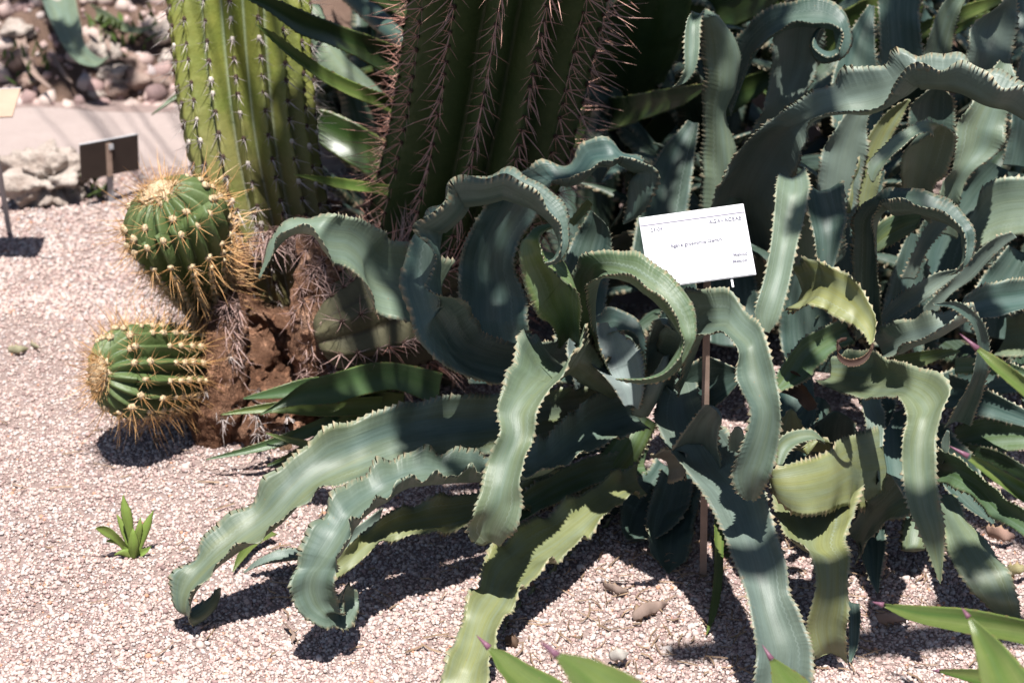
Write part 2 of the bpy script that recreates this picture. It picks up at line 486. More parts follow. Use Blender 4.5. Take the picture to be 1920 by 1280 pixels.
def rock(name, label, loc, size, seed, mat, pits=0, cat='rock', group=None, sub=4, rough=.32):
    import bmesh
    bm = bmesh.new(); bmesh.ops.create_icosphere(bm, subdivisions=sub, radius=1)
    r = random.Random(seed); off = Vector((r.random() * 50, r.random() * 50, r.random() * 50))
    pit = [(Vector((r.uniform(-1, 1), r.uniform(-1, -.2), r.uniform(-.5, .9))).normalized(), r.uniform(.16, .34)) for _ in range(pits)]
    for v in bm.verts:
        d = v.co.normalized()
        h = 1 + rough * 1.5 * mnoise.fractal(d * 1.4 + off, 1.0, 2.0, 3) + .24 * mnoise.fractal(d * 3.6 + off, .9, 2.1, 4)
        h += .10 * (abs(mnoise.noise(d * 2.6 + off)) - .3)
        for pd, pr in pit:
            a = d.angle(pd)
            if a < pr: h -= .55 * (1 - (a / pr) ** 2) ** .7
        v.co = Vector((d.x * size[0], d.y * size[1], d.z * size[2])) * h
    me = bpy.data.meshes.new(name); bm.to_mesh(me); bm.free()
    me.polygons.foreach_set('use_smooth', [True] * len(me.polygons)); me.materials.append(mat)
    o = bpy.data.objects.new(name, me); col.objects.link(o); o.location = loc
    o.rotation_euler = (0, 0, r.random() * .8 - .4)
    return tag(o, label, cat, group)

p = G(82, 395)
rock('limestone_rock', 'pale pitted limestone rock left of the dark sign, by the path', (p[0], p[1] + .05, .045), (.082, .065, .062), 5, M_ROCK, pits=12, sub=5)
BANK_ROCKS = [  # pixel x, y, apparent half-size px, tall, seed, material, label
    (305, 60, 26, .8, 1, 0, 'white rock highest on the bank beside the left cactus'),
    (318, 105, 20, .7, 2, 0, 'small white rock just under the highest white rock by the cactus'),
    (190, 90, 34, .75, 3, 0, 'grey-white rock behind the hanging grey-green leaf on the bank'),
    (160, 75, 22, .8, 4, 1, 'pinkish rock tucked behind the drooping leaf on the bank'),
    (215, 132, 34, .65, 6, 0, 'bright crumbly rock in the middle of the bank under the green sprigs'),
    (262, 140, 28, .8, 7, 1, 'grey-pink rock right of the bright crumbly rock'),
    (300, 150, 22, .7, 8, 1, 'low pink rock near the cactus foot on the bank'),
    (225, 165, 26, .6, 9, 1, 'brown overhanging rock low on the bank above the path'),
    (180, 175, 14, .8, 10, 0, 'small pale rock at the path edge below the dark gap'),
    (30, 50, 26, .6, 11, 0, 'tan rock at the top left corner of the bank'),
    (30, 110, 28, .8, 12, 1, 'pinkish grey rock on the left of the bank above the tan sign'),
    (55, 150, 20, .7, 13, 1, 'brown rock beside the dry tan leaf on the bank'),
    (55, 62, 12, .9, 14, 0, 'small white stone below the tan corner rock'),
    (112, 30, 22, .8, 15, 1, 'reddish rock between the two big leaves on the bank'),
    (250, 108, 20, .7, 16, 1, 'brownish rock behind the green sprigs on the bank'),
    (335, 175, 20, .5, 17, 1, 'flat pale rock at the path edge touching the cactus outline'),
    (120, 205, 14, .4, 18, 0, 'flat white chip on the path edge below the bank'),
    (150, 212, 12, .4, 19, 0, 'thin white chip right of the flat chip on the path edge'),
]
def on_bank(px, py):
    d0 = ground_depth(py)
    for k in range(260):
        d = 3.9 + k * .01
        q = P(px, py, d)
        h = bank_height(q[0], q[1]) if q[1] > yB - .3 else 0
        if q[2] <= h: return q
    return P(px, py, d0)
for (px, py, hs, tall, sd, mi, lb) in BANK_ROCKS:
    q = on_bank(px, py + hs * .45)
    r = hs * np.linalg.norm(q - CAMP) / FPX
    rock('rock', lb, (q[0], q[1], q[2] + r * .25), (r * 1.1, r * .95, r * tall), sd, (M_ROCK, M_ROCK2)[mi], sub=3, group='rocks on the bank')
# rubble on the bank, too small to count
nb = 1500
pts = []
for _ in range(nb):
    px, py = random.uniform(-20, 360), random.uniform(-10, 200)
    x, y = random.uniform(-1.7, -.6), random.uniform(yB - .28, yB + 1.0)
    pts.append((x, y, bank_height(x, y)))
pts = np.array(pts); r = .006 + .022 * rng.random(nb) ** 2.2
loc = np.einsum('nij,nkj->nki', rot_mats(nb), ICO_V[None] * (1 + (rng.random((nb, 12, 1)) - .5) * .5)) * r[:, None, None]
V = (loc + pts[:, None]).reshape(-1, 3); Fc = (ICO_F[None] + (np.arange(nb) * 12)[:, None, None]).reshape(-1, 3)
me = raw_mesh('rubble', V, Fc, M_PEB); a = me.attributes.new('pc', 'FLOAT', 'POINT')
a.data.foreach_set('value', np.repeat(np.clip(rng.beta(1.6, 2.4, nb), .02, .95), 12).astype(np.float32))
rub = bpy.data.objects.new('rubble', me); col.objects.link(rub)
tag(rub, 'loose stony rubble on the earth bank', 'rubble', kind='stuff')

# ------------------------------------------------------------------ cacti
def cactus_mat(name, a, b, valley, rough=.4, cork=None):
    m = N(name); tc = m.new('ShaderNodeTexCoord'); o = tc.outputs['Object']
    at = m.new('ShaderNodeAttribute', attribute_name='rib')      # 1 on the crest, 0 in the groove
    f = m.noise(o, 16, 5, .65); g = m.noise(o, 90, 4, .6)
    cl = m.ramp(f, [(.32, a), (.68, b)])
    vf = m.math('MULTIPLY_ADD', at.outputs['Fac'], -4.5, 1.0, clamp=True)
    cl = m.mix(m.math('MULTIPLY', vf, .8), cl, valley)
    cl = m.mix(m.math('MULTIPLY', g, .3), cl, tuple(v * .6 for v in a))
    if cork:
        at2 = m.new('ShaderNodeAttribute', attribute_name='low')
        cf = m.math('MULTIPLY', at2.outputs['Fac'], m.math('MULTIPLY_ADD', f, 3.0, -.6, clamp=True), clamp=True)
        cl = m.mix(cf, cl, cork)
    m.set(cl, m.math('MULTIPLY_ADD', g, .25, rough), .4)
    m.bump(m.math('ADD', f, m.math('MULTIPLY', g, .6)), .35, .006)
    return m.m
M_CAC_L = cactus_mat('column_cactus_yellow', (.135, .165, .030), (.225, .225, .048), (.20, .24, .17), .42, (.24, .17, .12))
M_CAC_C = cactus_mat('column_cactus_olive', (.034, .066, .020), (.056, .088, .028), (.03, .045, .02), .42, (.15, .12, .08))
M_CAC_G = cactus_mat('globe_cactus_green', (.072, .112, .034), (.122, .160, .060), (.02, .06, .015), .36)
M_CAC_A = cactus_mat('cactus_arm_corky', (.075, .070, .038), (.115, .105, .055), (.05, .04, .025), .6)
M_WOOL = plain('areole_wool', (.50, .38, .24), .95, .05, .45, 170, .8)
M_AREO_D = plain('areole_dark', (.07, .045, .035), .9, .1)
M_AREO_W = plain('areole_pale', (.55, .48, .42), .95, .05, .3, 300)
def spine_mat(name, a, b):
    m = N(name); oi = m.new('ShaderNodeObjectInfo'); tc = m.new('ShaderNodeTexCoord')
    f = m.noise(tc.outputs['Object'], 80, 2)
    m.set(m.ramp(f, [(.3, a), (.7, b)]), .45, .4); return m.m
M_SP_PINK = spine_mat('spine_pinkish', (.44, .19, .14), (.66, .40, .32))
M_SP_GREY = spine_mat('spine_grey', (.28, .22, .21), (.55, .49, .46))
M_SP_GOLD = spine_mat('spine_golden', (.44, .21, .07), (.66, .42, .20))
M_SP_OLD = spine_mat('spine_old', (.26, .15, .13), (.50, .36, .32))

def spine_cluster(name, n_rad, n_cen, lr, lc, rad, mat, seed, droop=.0, spread=1.15):
    r = random.Random(seed); V, Fc = [], []
    dirs = []
    for i in range(n_rad):
        a = 6.283 * (i + r.uniform(-.3, .3)) / n_rad; e = spread + r.uniform(-.25, .2)
        dirs.append((a, e, lr * r.uniform(.55, 1.2), rad * .8))
    for i in range(n_cen):
        dirs.append((r.random() * 6.283, r.uniform(.05, .55), lc * r.uniform(.6, 1.15), rad * 1.15))
    for a, e, l, w in dirs:
        d = Vector((math.sin(e) * math.cos(a), math.sin(e) * math.sin(a) - droop, math.cos(e))).normalized()
        u = d.orthogonal().normalized(); v = d.cross(u)
        bend = Vector((r.uniform(-1, 1), r.uniform(-1, .4), 0)) * l * .05
        b = len(V)
        for k in range(3):
            an = 2.0944 * k; V.append(tuple((u * math.cos(an) + v * math.sin(an)) * w))
        for k in range(3):
            an = 2.0944 * k; V.append(tuple(d * l * .55 + bend + (u * math.cos(an) + v * math.sin(an)) * w * .7))
        V.append(tuple(d * l))
        for k in range(3):
            k2 = (k + 1) % 3
            Fc.append([b + k, b + k2, b + 3 + k2, b + 3 + k]); Fc.append([b + 3 + k, b + 3 + k2, b + 6])
    me = bpy.data.meshes.new(name); me.from_pydata(V, [], Fc); me.materials.append(mat); return me

def areole_mesh(name, r, mat, tall=.6, seed=0):
    rr = random.Random(seed)
    V = [(x * r * rr.uniform(.8, 1.2), y * r * rr.uniform(.9, 1.3), z * r * tall * rr.uniform(.8, 1.2)) for x, y, z in ICO_V]
    me = bpy.data.meshes.new(name); me.from_pydata(V, [], ICO_F.tolist()); me.materials.append(mat)
    me.polygons.foreach_set('use_smooth', [True] * len(me.polygons)); return me

def sweep_cactus(parent, axis, ribs, depth, mat, sharp=1.15, twist=0., nz=150, per=12, phase=0., name='stem', fix=None, scallop=0., low=None):
    """ribbed stem along axis rows (x, y, z, radius). Returns surface(k, s) giving the crest point, its normal and the axis direction"""
    A = catmull(np.array(axis, float), nz)
    pos, rad = A[:, :3], np.maximum(A[:, 3], .0005)
    T = np.gradient(pos, axis=0); T /= np.linalg.norm(T, axis=1)[:, None]
    u = np.cross(T[0], (0, 1, .15)); u /= np.linalg.norm(u)
    U = []
    for t in T:
        u = u - t * np.dot(u, t); u /= np.linalg.norm(u); U.append(u.copy())
    U = np.array(U); Wv = np.cross(T, U)
    arc = np.concatenate([[0], np.cumsum(np.linalg.norm(np.diff(pos, axis=0), axis=1) + 0.0)])
    nt = ribs * per
    th = np.arange(nt) / nt * 2 * math.pi
    x = ((th * ribs / (2 * math.pi)) + .5) % 1 - .5            # -.5..5 in a rib, 0 on the crest
    prof = 1 - depth * (2 * np.abs(x)) ** sharp
    crest = 1 - np.abs(2 * x)
    ang = th[None] + phase + twist * (arc / arc[-1])[:, None]
    rr = rad[:, None] * prof[None]
    if scallop: rr = rr * (1 + scallop * np.cos(arc / .026 * 6.283)[:, None] * crest[None] ** 3)
    V = pos[:, None] + rr[..., None] * (np.cos(ang)[..., None] * U[:, None] + np.sin(ang)[..., None] * Wv[:, None])
    jit = np.array([[mnoise.fractal(Vector(p * 14), 1, 2, 3) for p in row[::per]] for row in V])
    jit = np.repeat(jit, per, axis=1)
    V = V + (V - pos[:, None]) * (.025 * jit)[..., None]
    V = V.reshape(-1, 3)
    i = np.arange(nz - 1)[:, None] * nt; j = np.arange(nt)[None]; j2 = (j + 1) % nt
    q = np.stack([i + j, i + j2, i + nt + j2, i + nt + j], -1).reshape(-1, 4)
    me = raw_mesh(name, V - np.asarray(parent.location), q, mat, 4, True)
    a = me.attributes.new('rib', 'FLOAT', 'POINT'); a.data.foreach_set('value', np.tile(crest, nz).astype(np.float32))
    lw = np.zeros(nz) if low is None else np.clip(1 - arc / low, 0, 1)
    a = me.attributes.new('low', 'FLOAT', 'POINT'); a.data.foreach_set('value', np.repeat(lw, nt).astype(np.float32))
    o = bpy.data.objects.new(name, me); col.objects.link(o); o.parent = parent
    grad = np.gradient(rad, arc + np.arange(nz) * 1e-9)
    def surf(k, s):
        f = np.interp(s, arc, np.arange(nz)); i = int(min(f, nz - 1))
        an = 2 * math.pi * k / ribs + phase + twist * s / arc[-1]
        rd = math.cos(an) * U[i] + math.sin(an) * Wv[i]
        p = pos[i] + rd * rad[i]
        n = rd - T[i] * grad[i]; n /= np.linalg.norm(n)
        return p, n, T[i], rad[i]
    return o, surf, arc[-1]

def add_areoles(parent, surf, ribs, L, spacing, ameshes, smeshes, facing=-.3, s0=0., s1=None, jitter=.1, scale=1.0, up=1):
    s1 = L if s1 is None else s1
    cnt = 0
    for k in range(ribs):
        s = s0 + spacing * random.random()
        while s < s1:
            p, n, t, rd = surf(k, s)
            view = CAMP - p; view /= np.linalg.norm(view)
            if np.dot(n, view) > facing and rd > .012:
                z = Vector(n); y = (Vector(t) * up - z * z.dot(Vector(t) * up)).normalized(); x = y.cross(z)
                M = Matrix((x, y, z)).transposed().to_4x4()
                M.translation = Vector(p - n * .001) - parent.location
                a = bpy.data.objects.new('areole', random.choice(ameshes)); col.objects.link(a); a.parent = parent
                sc_ = scale * random.uniform(.85, 1.15)
                a.matrix_local = M @ Matrix.Diagonal((sc_, sc_, sc_, 1))
                if smeshes:
                    c = bpy.data.objects.new('spine_cluster', random.choice(smeshes)); col.objects.link(c); c.parent = a
                    c['kind'] = 'stuff'
                cnt += 1
            s += spacing * random.uniform(1 - jitter, 1 + jitter)
    return cnt

# -- left yellow-green column
def axis_px(rows): return [(*P(x, y, d), r) for x, y, d, r in rows]
base = G(560, 735)
kl = thing('column_cactus', 'tall yellow-green ribbed column cactus lit by the sun, at left', 'cactus', base)
ax = axis_px([(575, 740, 3.34, .085), (545, 600, 3.31, .092), (518, 470, 3.29, .098), (478, 290, 3.25, .1035), (460, 150, 3.24, .110), (448, 0, 3.23, .114),
              (436, -160, 3.23, .116), (420, -330, 3.24, .114), (410, -460, 3.25, .09), (408, -510, 3.25, .03)])
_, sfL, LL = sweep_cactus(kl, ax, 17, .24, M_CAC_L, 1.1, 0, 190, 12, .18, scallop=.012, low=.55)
A_D = [areole_mesh('areole', .0042, M_AREO_D, .7, i) for i in range(3)]
A_W = [areole_mesh('areole', .0045, M_AREO_W, .7, i) for i in range(3)]
SPL = [spine_cluster('spines', 5, 2, .018, .034, .0006, M_SP_GREY, i, .55) for i in range(6)]
nL = add_areoles(kl, sfL, 17, LL, .029, A_D + A_W[:1], SPL, -.25, .0, LL * .86)

# -- centre olive column, leaning to the camera
base = G(835, 700)
kc = thing('column_cactus', 'thick dark olive column cactus with long pink spines in the middle', 'cactus', base)
ax = axis_px([(800, 700, 3.40, .125), (815, 600, 3.36, .135), (848, 450, 3.27, .141), (893, 290, 3.16, .142), (925, 150, 3.06, .142), (952, 0, 2.95, .143),
              (985, -180, 2.80, .144), (1015, -330, 2.67, .135), (1035, -410, 2.60, .10), (1040, -450, 2.58, .03)])
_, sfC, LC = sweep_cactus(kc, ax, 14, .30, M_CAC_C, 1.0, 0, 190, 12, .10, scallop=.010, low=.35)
SPC = [spine_cluster('spines', 5, 2, .030, .066, .00070, M_SP_PINK, 20 + i, .18, 1.0) for i in range(8)]
nC = add_areoles(kc, sfC, 14, LC, .029, A_D, SPC, -.55, .05, LC * .80)

# -- two golden-spined heads at left
A_WOOL = [areole_mesh('areole', .0062, M_WOOL, .8, 10 + i) for i in range(4)]
SPG = [spine_cluster('spines', 8, 2, .029, .052, .00050, M_SP_GOLD, 40 + i, .12, 1.05) for i in range(8)]
def cam_dir(x, y, z):
    v = AX_R * x + AX_D * y + AX_F * z; return v / np.linalg.norm(v)
def globe_head(label, cx, cy, d, R, back, tail, ribs, phase, twist, loc, squash=.86):
    k = thing('cactus_head', label, 'cactus', loc, 'golden-spined cactus heads')
    c = P(cx, cy, d); ax = np.array(back)       # axis points from the crown back along the stem
    rows = []
    for f in np.linspace(6, 90, 9):
        a = R_(f); rows.append((*(c - ax * R * squash * math.cos(a)), R * math.sin(a) ** .82))
    for q in tail: rows.append((*P(q[0], q[1], q[2]), q[3]))
    rows = rows[::-1]
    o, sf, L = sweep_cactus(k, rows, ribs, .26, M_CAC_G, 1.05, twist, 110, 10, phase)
    add_areoles(k, sf, ribs, L, .0235, A_WOOL, SPG, -.5, L * .30, L * .955, up=1)
    # woolly crown
    import bmesh
    bm = bmesh.new(); bmesh.ops.create_icosphere(bm, subdivisions=4, radius=1)
    zq = Vector(-ax).to_track_quat('Z', 'Y').to_matrix()
    for v in bm.verts:
        h = 1 + .30 * mnoise.noise(v.co * 4.5) + .30 * mnoise.noise(v.co * 13)
        v.co = zq @ Vector((v.co.x * R * .33 * h, v.co.y * R * .33 * h, v.co.z * R * .12 * h))
        v.co += Vector(c - ax * R * squash * .93) - k.location
    me = bpy.data.meshes.new('woolly_crown'); bm.to_mesh(me); bm.free(); me.materials.append(M_WOOL)
    me.polygons.foreach_set('use_smooth', [True] * len(me.polygons))
    w = bpy.data.objects.new('woolly_crown', me); col.objects.link(w); w.parent = k
    # long young spines standing round the crown
    for i in range(30):
        a = 6.283 * i / 30 * 2.4 + random.uniform(-.15, .15); e = random.uniform(.25, 1.05)
        dl = zq @ Vector((math.sin(e) * math.cos(a), math.sin(e) * math.sin(a), math.cos(e)))
        M = dl.to_track_quat('Z', 'Y').to_matrix().to_4x4()
        M.translation = Vector(c - ax * R * squash * .9) + (zq @ Vector((math.cos(a), math.sin(a), 0))) * R * random.uniform(.16, .40) - k.location
        s = bpy.data.objects.new('areole', random.choice(A_WOOL)); col.objects.link(s); s.parent = k; s.matrix_local = M
        g = bpy.data.objects.new('spine_cluster', random.choice(SPG)); col.objects.link(g); g.parent = s; g['kind'] = 'stuff'
    return k
bk = cam_dir(.34, .74, .58)
globe_head('upper round green cactus head with golden spines and woolly crown', 332, 424, 3.0, .079, bk,
           [(362, 496, 3.10, .060), (392, 560, 3.20, .046), (425, 640, 3.29, .040)], 17, .1, .35, G(420, 800))
bk = cam_dir(.70, -.04, .70)
globe_head('lower round green cactus head with golden spines just above the gravel', 247, 697, 2.98, .069, bk,
           [(325, 690, 3.07, .066), (390, 695, 3.15, .052), (440, 705, 3.22, .04)], 16, .25, .3, G(330, 850))

# ------------------------------------------------------------------ agaves, traced leaf by leaf
ag = thing('agave', 'large blue-green agave in the centre with wavy curling toothed leaves', 'agave', G(1190, 930))
LA = lambda S, colr, c=.25, **k: traced(ag, S, colr, c, **k)
# lower left leaf, tip curling under on the gravel
LA([(1150, 722, 1140, 800, 2.90, -2), (1040, 728, 1030, 835, 2.83, -2), (935, 737, 925, 850, 2.78, -2.5), (800, 748, 800, 862, 2.74, -3), (690, 775, 700, 888, 2.70, -3.5),
    (600, 812, 632, 908, 2.68, -4), (540, 860, 578, 932, 2.67, -4.5), (480, 925, 520, 985, 2.66, -5), (420, 975, 462, 1016, 2.65, -5), (365, 1028, 405, 1052, 2.64, -4),
    (328, 1075, 372, 1095, 2.632, -3), (318, 1112, 353, 1137, 2.628, -2), (329, 1147, 351, 1163, 2.634, -.5), (346, 1152, 360, 1172, 2.645, 1), (374, 1136, 381, 1162, 2.655, 1.5), (400, 1110, 406, 1130, 2.67, 1), (414, 1101, 415, 1104, 2.68, 0)],
   (.085, .132, .108, .55), .26, ruf=.007, lift=.07)
# second leaf, folded channel, curled at the end
LA([(1190, 715, 1225, 800, 2.89, -2), (1120, 737, 1165, 818, 2.86, -2), (1060, 785, 1095, 850, 2.82, -3), (1000, 830, 1015, 882, 2.78, -5), (920, 842, 905, 873, 2.74, -6), (835, 840, 835, 888, 2.70, -6),
    (750, 852, 765, 896, 2.67, -6), (680, 888, 705, 940, 2.64, -5.5), (620, 935, 668, 968, 2.61, -5), (575, 1000, 643, 1015, 2.59, -4), (549, 1065, 629, 1060, 2.585, -2),
    (546, 1115, 627, 1100, 2.59, 0), (568, 1156, 636, 1132, 2.60, 1), (604, 1172, 640, 1150, 2.615, 1), (634, 1175, 646, 1115, 2.63, 1), (655, 1178, 655, 1095, 2.635, 1), (668, 1146, 664, 1108, 2.655, .5), (670, 1126, 669, 1122, 2.66, 0)],
   (.098, .148, .118, .2), .33, ruf=.006, wl=.06, lift=.10, tip_lift=.09)
# yellow leaf beneath it
LA([(1120, 865, 1120, 920, 2.93, -3), (980, 900, 975, 962, 2.87, -3), (880, 922, 882, 985, 2.83, -3), (800, 935, 800, 1000, 2.79, -3), (735, 960, 725, 1012, 2.76, -3), (672, 1005, 660, 1065, 2.72, -2), (625, 1055, 610, 1100, 2.70, -1), (590, 1110, 588, 1118, 2.69, 0)],
   YEL, .15, ruf=.009, lift=.05, tip_lift=.05)
LA([(720, 950, 720, 990, 2.84, -2), (620, 1015, 622, 1045, 2.77, -2), (554, 1030, 555, 1045, 2.74, -2), (512, 1033, 516, 1048, 2.73, -2), (480, 1049, 485, 1058, 2.735, -1), (455, 1071, 456, 1073, 2.745, 0)], GREY, .3, tooth=.0022)
# hanging leaf in front of the heart
LA([(1120, 730, 1190, 725, 2.82, 0), (1030, 660, 1120, 650, 2.70, 0), (985, 622, 1098, 622, 2.62, 1), (966, 660, 1087, 648, 2.56, 0), (948, 712, 1058, 690, 2.53, 0), (932, 765, 1010, 762, 2.51, 0), (938, 812, 1002, 808, 2.50, 0),
    (910, 868, 986, 858, 2.49, -1), (901, 920, 974, 905, 2.48, -1), (886, 965, 978, 955, 2.48, 0), (878, 1003, 950, 1010, 2.50, 0), (908, 1020, 936, 1024, 2.52, 0)], (.112, .165, .112, .35), [.3, .5, .8, .62, .42, .32, .30, .28], ruf=.006)
# bottom leaf running out of the picture
LA([(1195, 868, 1215, 925, 2.90, -2), (1130, 900, 1165, 938, 2.84, -3), (1060, 940, 1115, 988, 2.79, -3.5), (1005, 968, 1080, 1020, 2.75, -4), (950, 1004, 1032, 1055, 2.70, -4), (912, 1045, 993, 1090, 2.66, -4),
    (898, 1090, 972, 1118, 2.62, -3), (872, 1140, 943, 1160, 2.58, -2), (855, 1190, 929, 1195, 2.545, -2), (838, 1240, 918, 1240, 2.51, -1), (815, 1285, 913, 1285, 2.485, 0), (790, 1340, 870, 1345, 2.44, 0), (800, 1400, 840, 1400, 2.40, 0)],
   YEL, .20, ruf=.008, lift=.05, tip_lift=.02)
# green leaf between
LA([(1215, 842, 1215, 888, 2.93, -2), (1130, 852, 1135, 900, 2.88, -2), (1065, 872, 1080, 922, 2.85, -2), (1005, 905, 1020, 952, 2.82, -2), (940, 950, 955, 985, 2.80, -1), (885, 985, 888, 995, 2.78, 0)], GRN, .22)
# broken dry leaf on the gravel
LA([(1190, 940, 1200, 1000, 2.92, -2), (1100, 1010, 1125, 1050, 2.82, -2), (1040, 1065, 1060, 1100, 2.75, -2), (985, 1118, 1010, 1155, 2.69, -2), (950, 1165, 965, 1195, 2.63, -1), (944, 1208, 948, 1212, 2.60, 0)],
   (.20, .19, .10, .9), .25, ruf=.010, wl=.05)
# big S-shaped leaf arching over at left
LA([(1160, 640, 1165, 735, 2.88, 0), (1050, 640, 1060, 717, 2.78, 0), (968, 645, 985, 722, 2.70, 0), (905, 618, 925, 716, 2.64, 1), (885, 578, 870, 702, 2.58, 2), (850, 556, 822, 675, 2.55, 3), (818, 556, 785, 637, 2.54, 5),
    (801, 540, 768, 592, 2.55, 6), (808, 515, 756, 525, 2.56, 6), (814, 490, 756, 487, 2.56, 5), (800, 462, 772, 448, 2.56, 5), (778, 430, 792, 415, 2.56, 6), (795, 405, 806, 390, 2.55, 6.5), (829, 375, 826, 370, 2.54, 6.5),
    (840, 336, 848, 335, 2.53, 7), (890, 332, 893, 328, 2.52, 7), (945, 325, 946, 318, 2.51, 7), (983, 348, 985, 330, 2.50, 6), (1018, 374, 1025, 352, 2.50, 5), (1040, 404, 1050, 380, 2.50, 4), (1050, 432, 1065, 425, 2.50, 2.5),
    (1053, 465, 1067, 458, 2.50, 1.5), (1040, 490, 1050, 490, 2.505, 1), (1022, 496, 1026, 500, 2.51, .5)], BLUE, .38, ruf=.003)
# left leaf whose tip hooks down
LA([(850, 490, 850, 640, 2.76, -1), (768, 455, 768, 604, 2.70, -1), (735, 450, 715, 587, 2.68, -1), (712, 431, 694, 540, 2.66, -1), (680, 412, 655, 502, 2.64, -1), (640, 405, 620, 490, 2.62, -2), (615, 406, 602, 452, 2.61, -3.5),
    (588, 405, 585, 424, 2.61, -5), (560, 405, 560, 420, 2.61, -5), (530, 423, 535, 436, 2.61, -3.5), (508, 455, 516, 463, 2.62, -2), (494, 490, 502, 492, 2.63, -1), (483, 522, 485, 524, 2.64, 0)], PALE, .22, ruf=.004)
# tall back leaf bending over to the right
LA([(1020, 720, 880, 720, 2.86, 0), (990, 610, 863, 600, 2.86, 0), (988, 560, 860, 535, 2.87, 0), (966, 510, 864, 482, 2.87, 0), (970, 460, 885, 430, 2.86, 1), (1000, 415, 905, 393, 2.84, 2), (1018, 385, 925, 362, 2.82, 3), (1026, 350, 965, 328, 2.80, 4),
    (1053, 338, 1010, 308, 2.78, 5), (1085, 322, 1058, 302, 2.77, 6), (1112, 303, 1090, 268, 2.76, 5), (1145, 306, 1125, 259, 2.75, 4), (1168, 286, 1155, 264, 2.75, 5), (1200, 298, 1195, 292, 2.75, 5), (1226, 315, 1205, 318, 2.76, 4),
    (1230, 342, 1182, 338, 2.77, 3), (1222, 372, 1177, 375, 2.78, 1), (1200, 404, 1172, 405, 2.79, 0), (1171, 421, 1168, 420, 2.80, 0)], BLUE, .24, ruf=.005)
# young green scoop leaf
LA([(1090, 650, 1050, 655, 2.68, 0), (1086, 610, 1040, 612, 2.62, 1), (1089, 575, 1012, 592, 2.57, 2.5), (1078, 546, 992, 556, 2.55, 3.5), (1047, 521, 978, 518, 2.54, 3.5), (1020, 493, 974, 485, 2.53, 3), (1010, 463, 975, 455, 2.53, 2.5), (1008, 445, 988, 440, 2.53, 2),
    (1020, 428, 1002, 424, 2.54, 2), (1042, 422, 1030, 416, 2.55, 1), (1063, 417, 1062, 416, 2.56, 0)], (.125, .200, .062, .2), [.5, .7, .8, .75, .65, .55, .4, .3, .2], ruf=.001, crease=1.1)
# big ring-curled leaf before the label
LA([(1150, 720, 1085, 715, 2.74, 1), (1120, 650, 1078, 640, 2.67, 2), (1105, 590, 1072, 570, 2.62, 4), (1098, 548, 1076, 510, 2.58, 5), (1115, 522, 1095, 480, 2.54, 5), (1145, 511, 1135, 468, 2.51, 5), (1180, 513, 1175, 469, 2.49, 5), (1215, 530, 1212, 480, 2.475, 5),
    (1245, 554, 1250, 505, 2.465, 4.5), (1265, 582, 1283, 545, 2.46, 4), (1277, 612, 1305, 595, 2.46, 3), (1284, 637, 1306, 632, 2.46, 2), (1279, 657, 1293, 657, 2.465, 2), (1268, 676, 1276, 684, 2.47, 2), (1245, 699, 1250, 708, 2.475, 1.5), (1212, 710, 1215, 718, 2.48, 1), (1180, 711, 1182, 715, 2.485, .5), (1154, 710, 1155, 711, 2.49, 0)],
   (.082, .142, .070, .25), .32, ruf=.002)
# leaf arching over and hanging at right of the label stake
LA([(1265, 745, 1230, 660, 2.72, 2), (1273, 690, 1250, 590, 2.63, 4), (1280, 648, 1285, 548, 2.555, 5), (1305, 630, 1320, 543, 2.505, 4.5), (1340, 621, 1365, 546, 2.475, 4), (1370, 635, 1405, 588, 2.45, 3), (1386, 662, 1428, 615, 2.43, 2), (1380, 705, 1445, 668, 2.42, 0), (1390, 730, 1458, 720, 2.415, 0),
    (1406, 770, 1463, 775, 2.415, -1), (1398, 815, 1461, 815, 2.42, -1), (1380, 862, 1452, 865, 2.43, -1), (1372, 895, 1440, 900, 2.44, -1), (1385, 922, 1425, 925, 2.46, 0), (1402, 936, 1412, 938, 2.48, 0)], (.100, .150, .118, .25), .28, ruf=.003)
# long leaf running down to the bottom edge
LA([(1262, 690, 1300, 715, 2.80, 0), (1228, 770, 1325, 762, 2.71, -2), (1248, 828, 1385, 835, 2.63, -3), (1290, 885, 1415, 880, 2.57, -3), (1325, 935, 1434, 920, 2.54, -3), (1357, 1000, 1452, 990, 2.50, -2), (1380, 1060, 1472, 1050, 2.47, -1), (1400, 1110, 1483, 1115, 2.45, 0),
    (1412, 1175, 1510, 1175, 2.43, 0), (1420, 1225, 1524, 1220, 2.42, 0), (1413, 1285, 1520, 1285, 2.42, 0), (1420, 1345, 1500, 1345, 2.42, 0), (1440, 1400, 1470, 1400, 2.40, 0)], (.108, .150, .134, .15), .24, ruf=.004)
LA([(1350, 880, 1262, 838, 2.62, 0), (1346, 815, 1295, 795, 2.575, 0), (1351, 787, 1322, 759, 2.55, 1), (1345, 776, 1335, 766, 2.55, 0)], (.125, .150, .130, .0), .30)
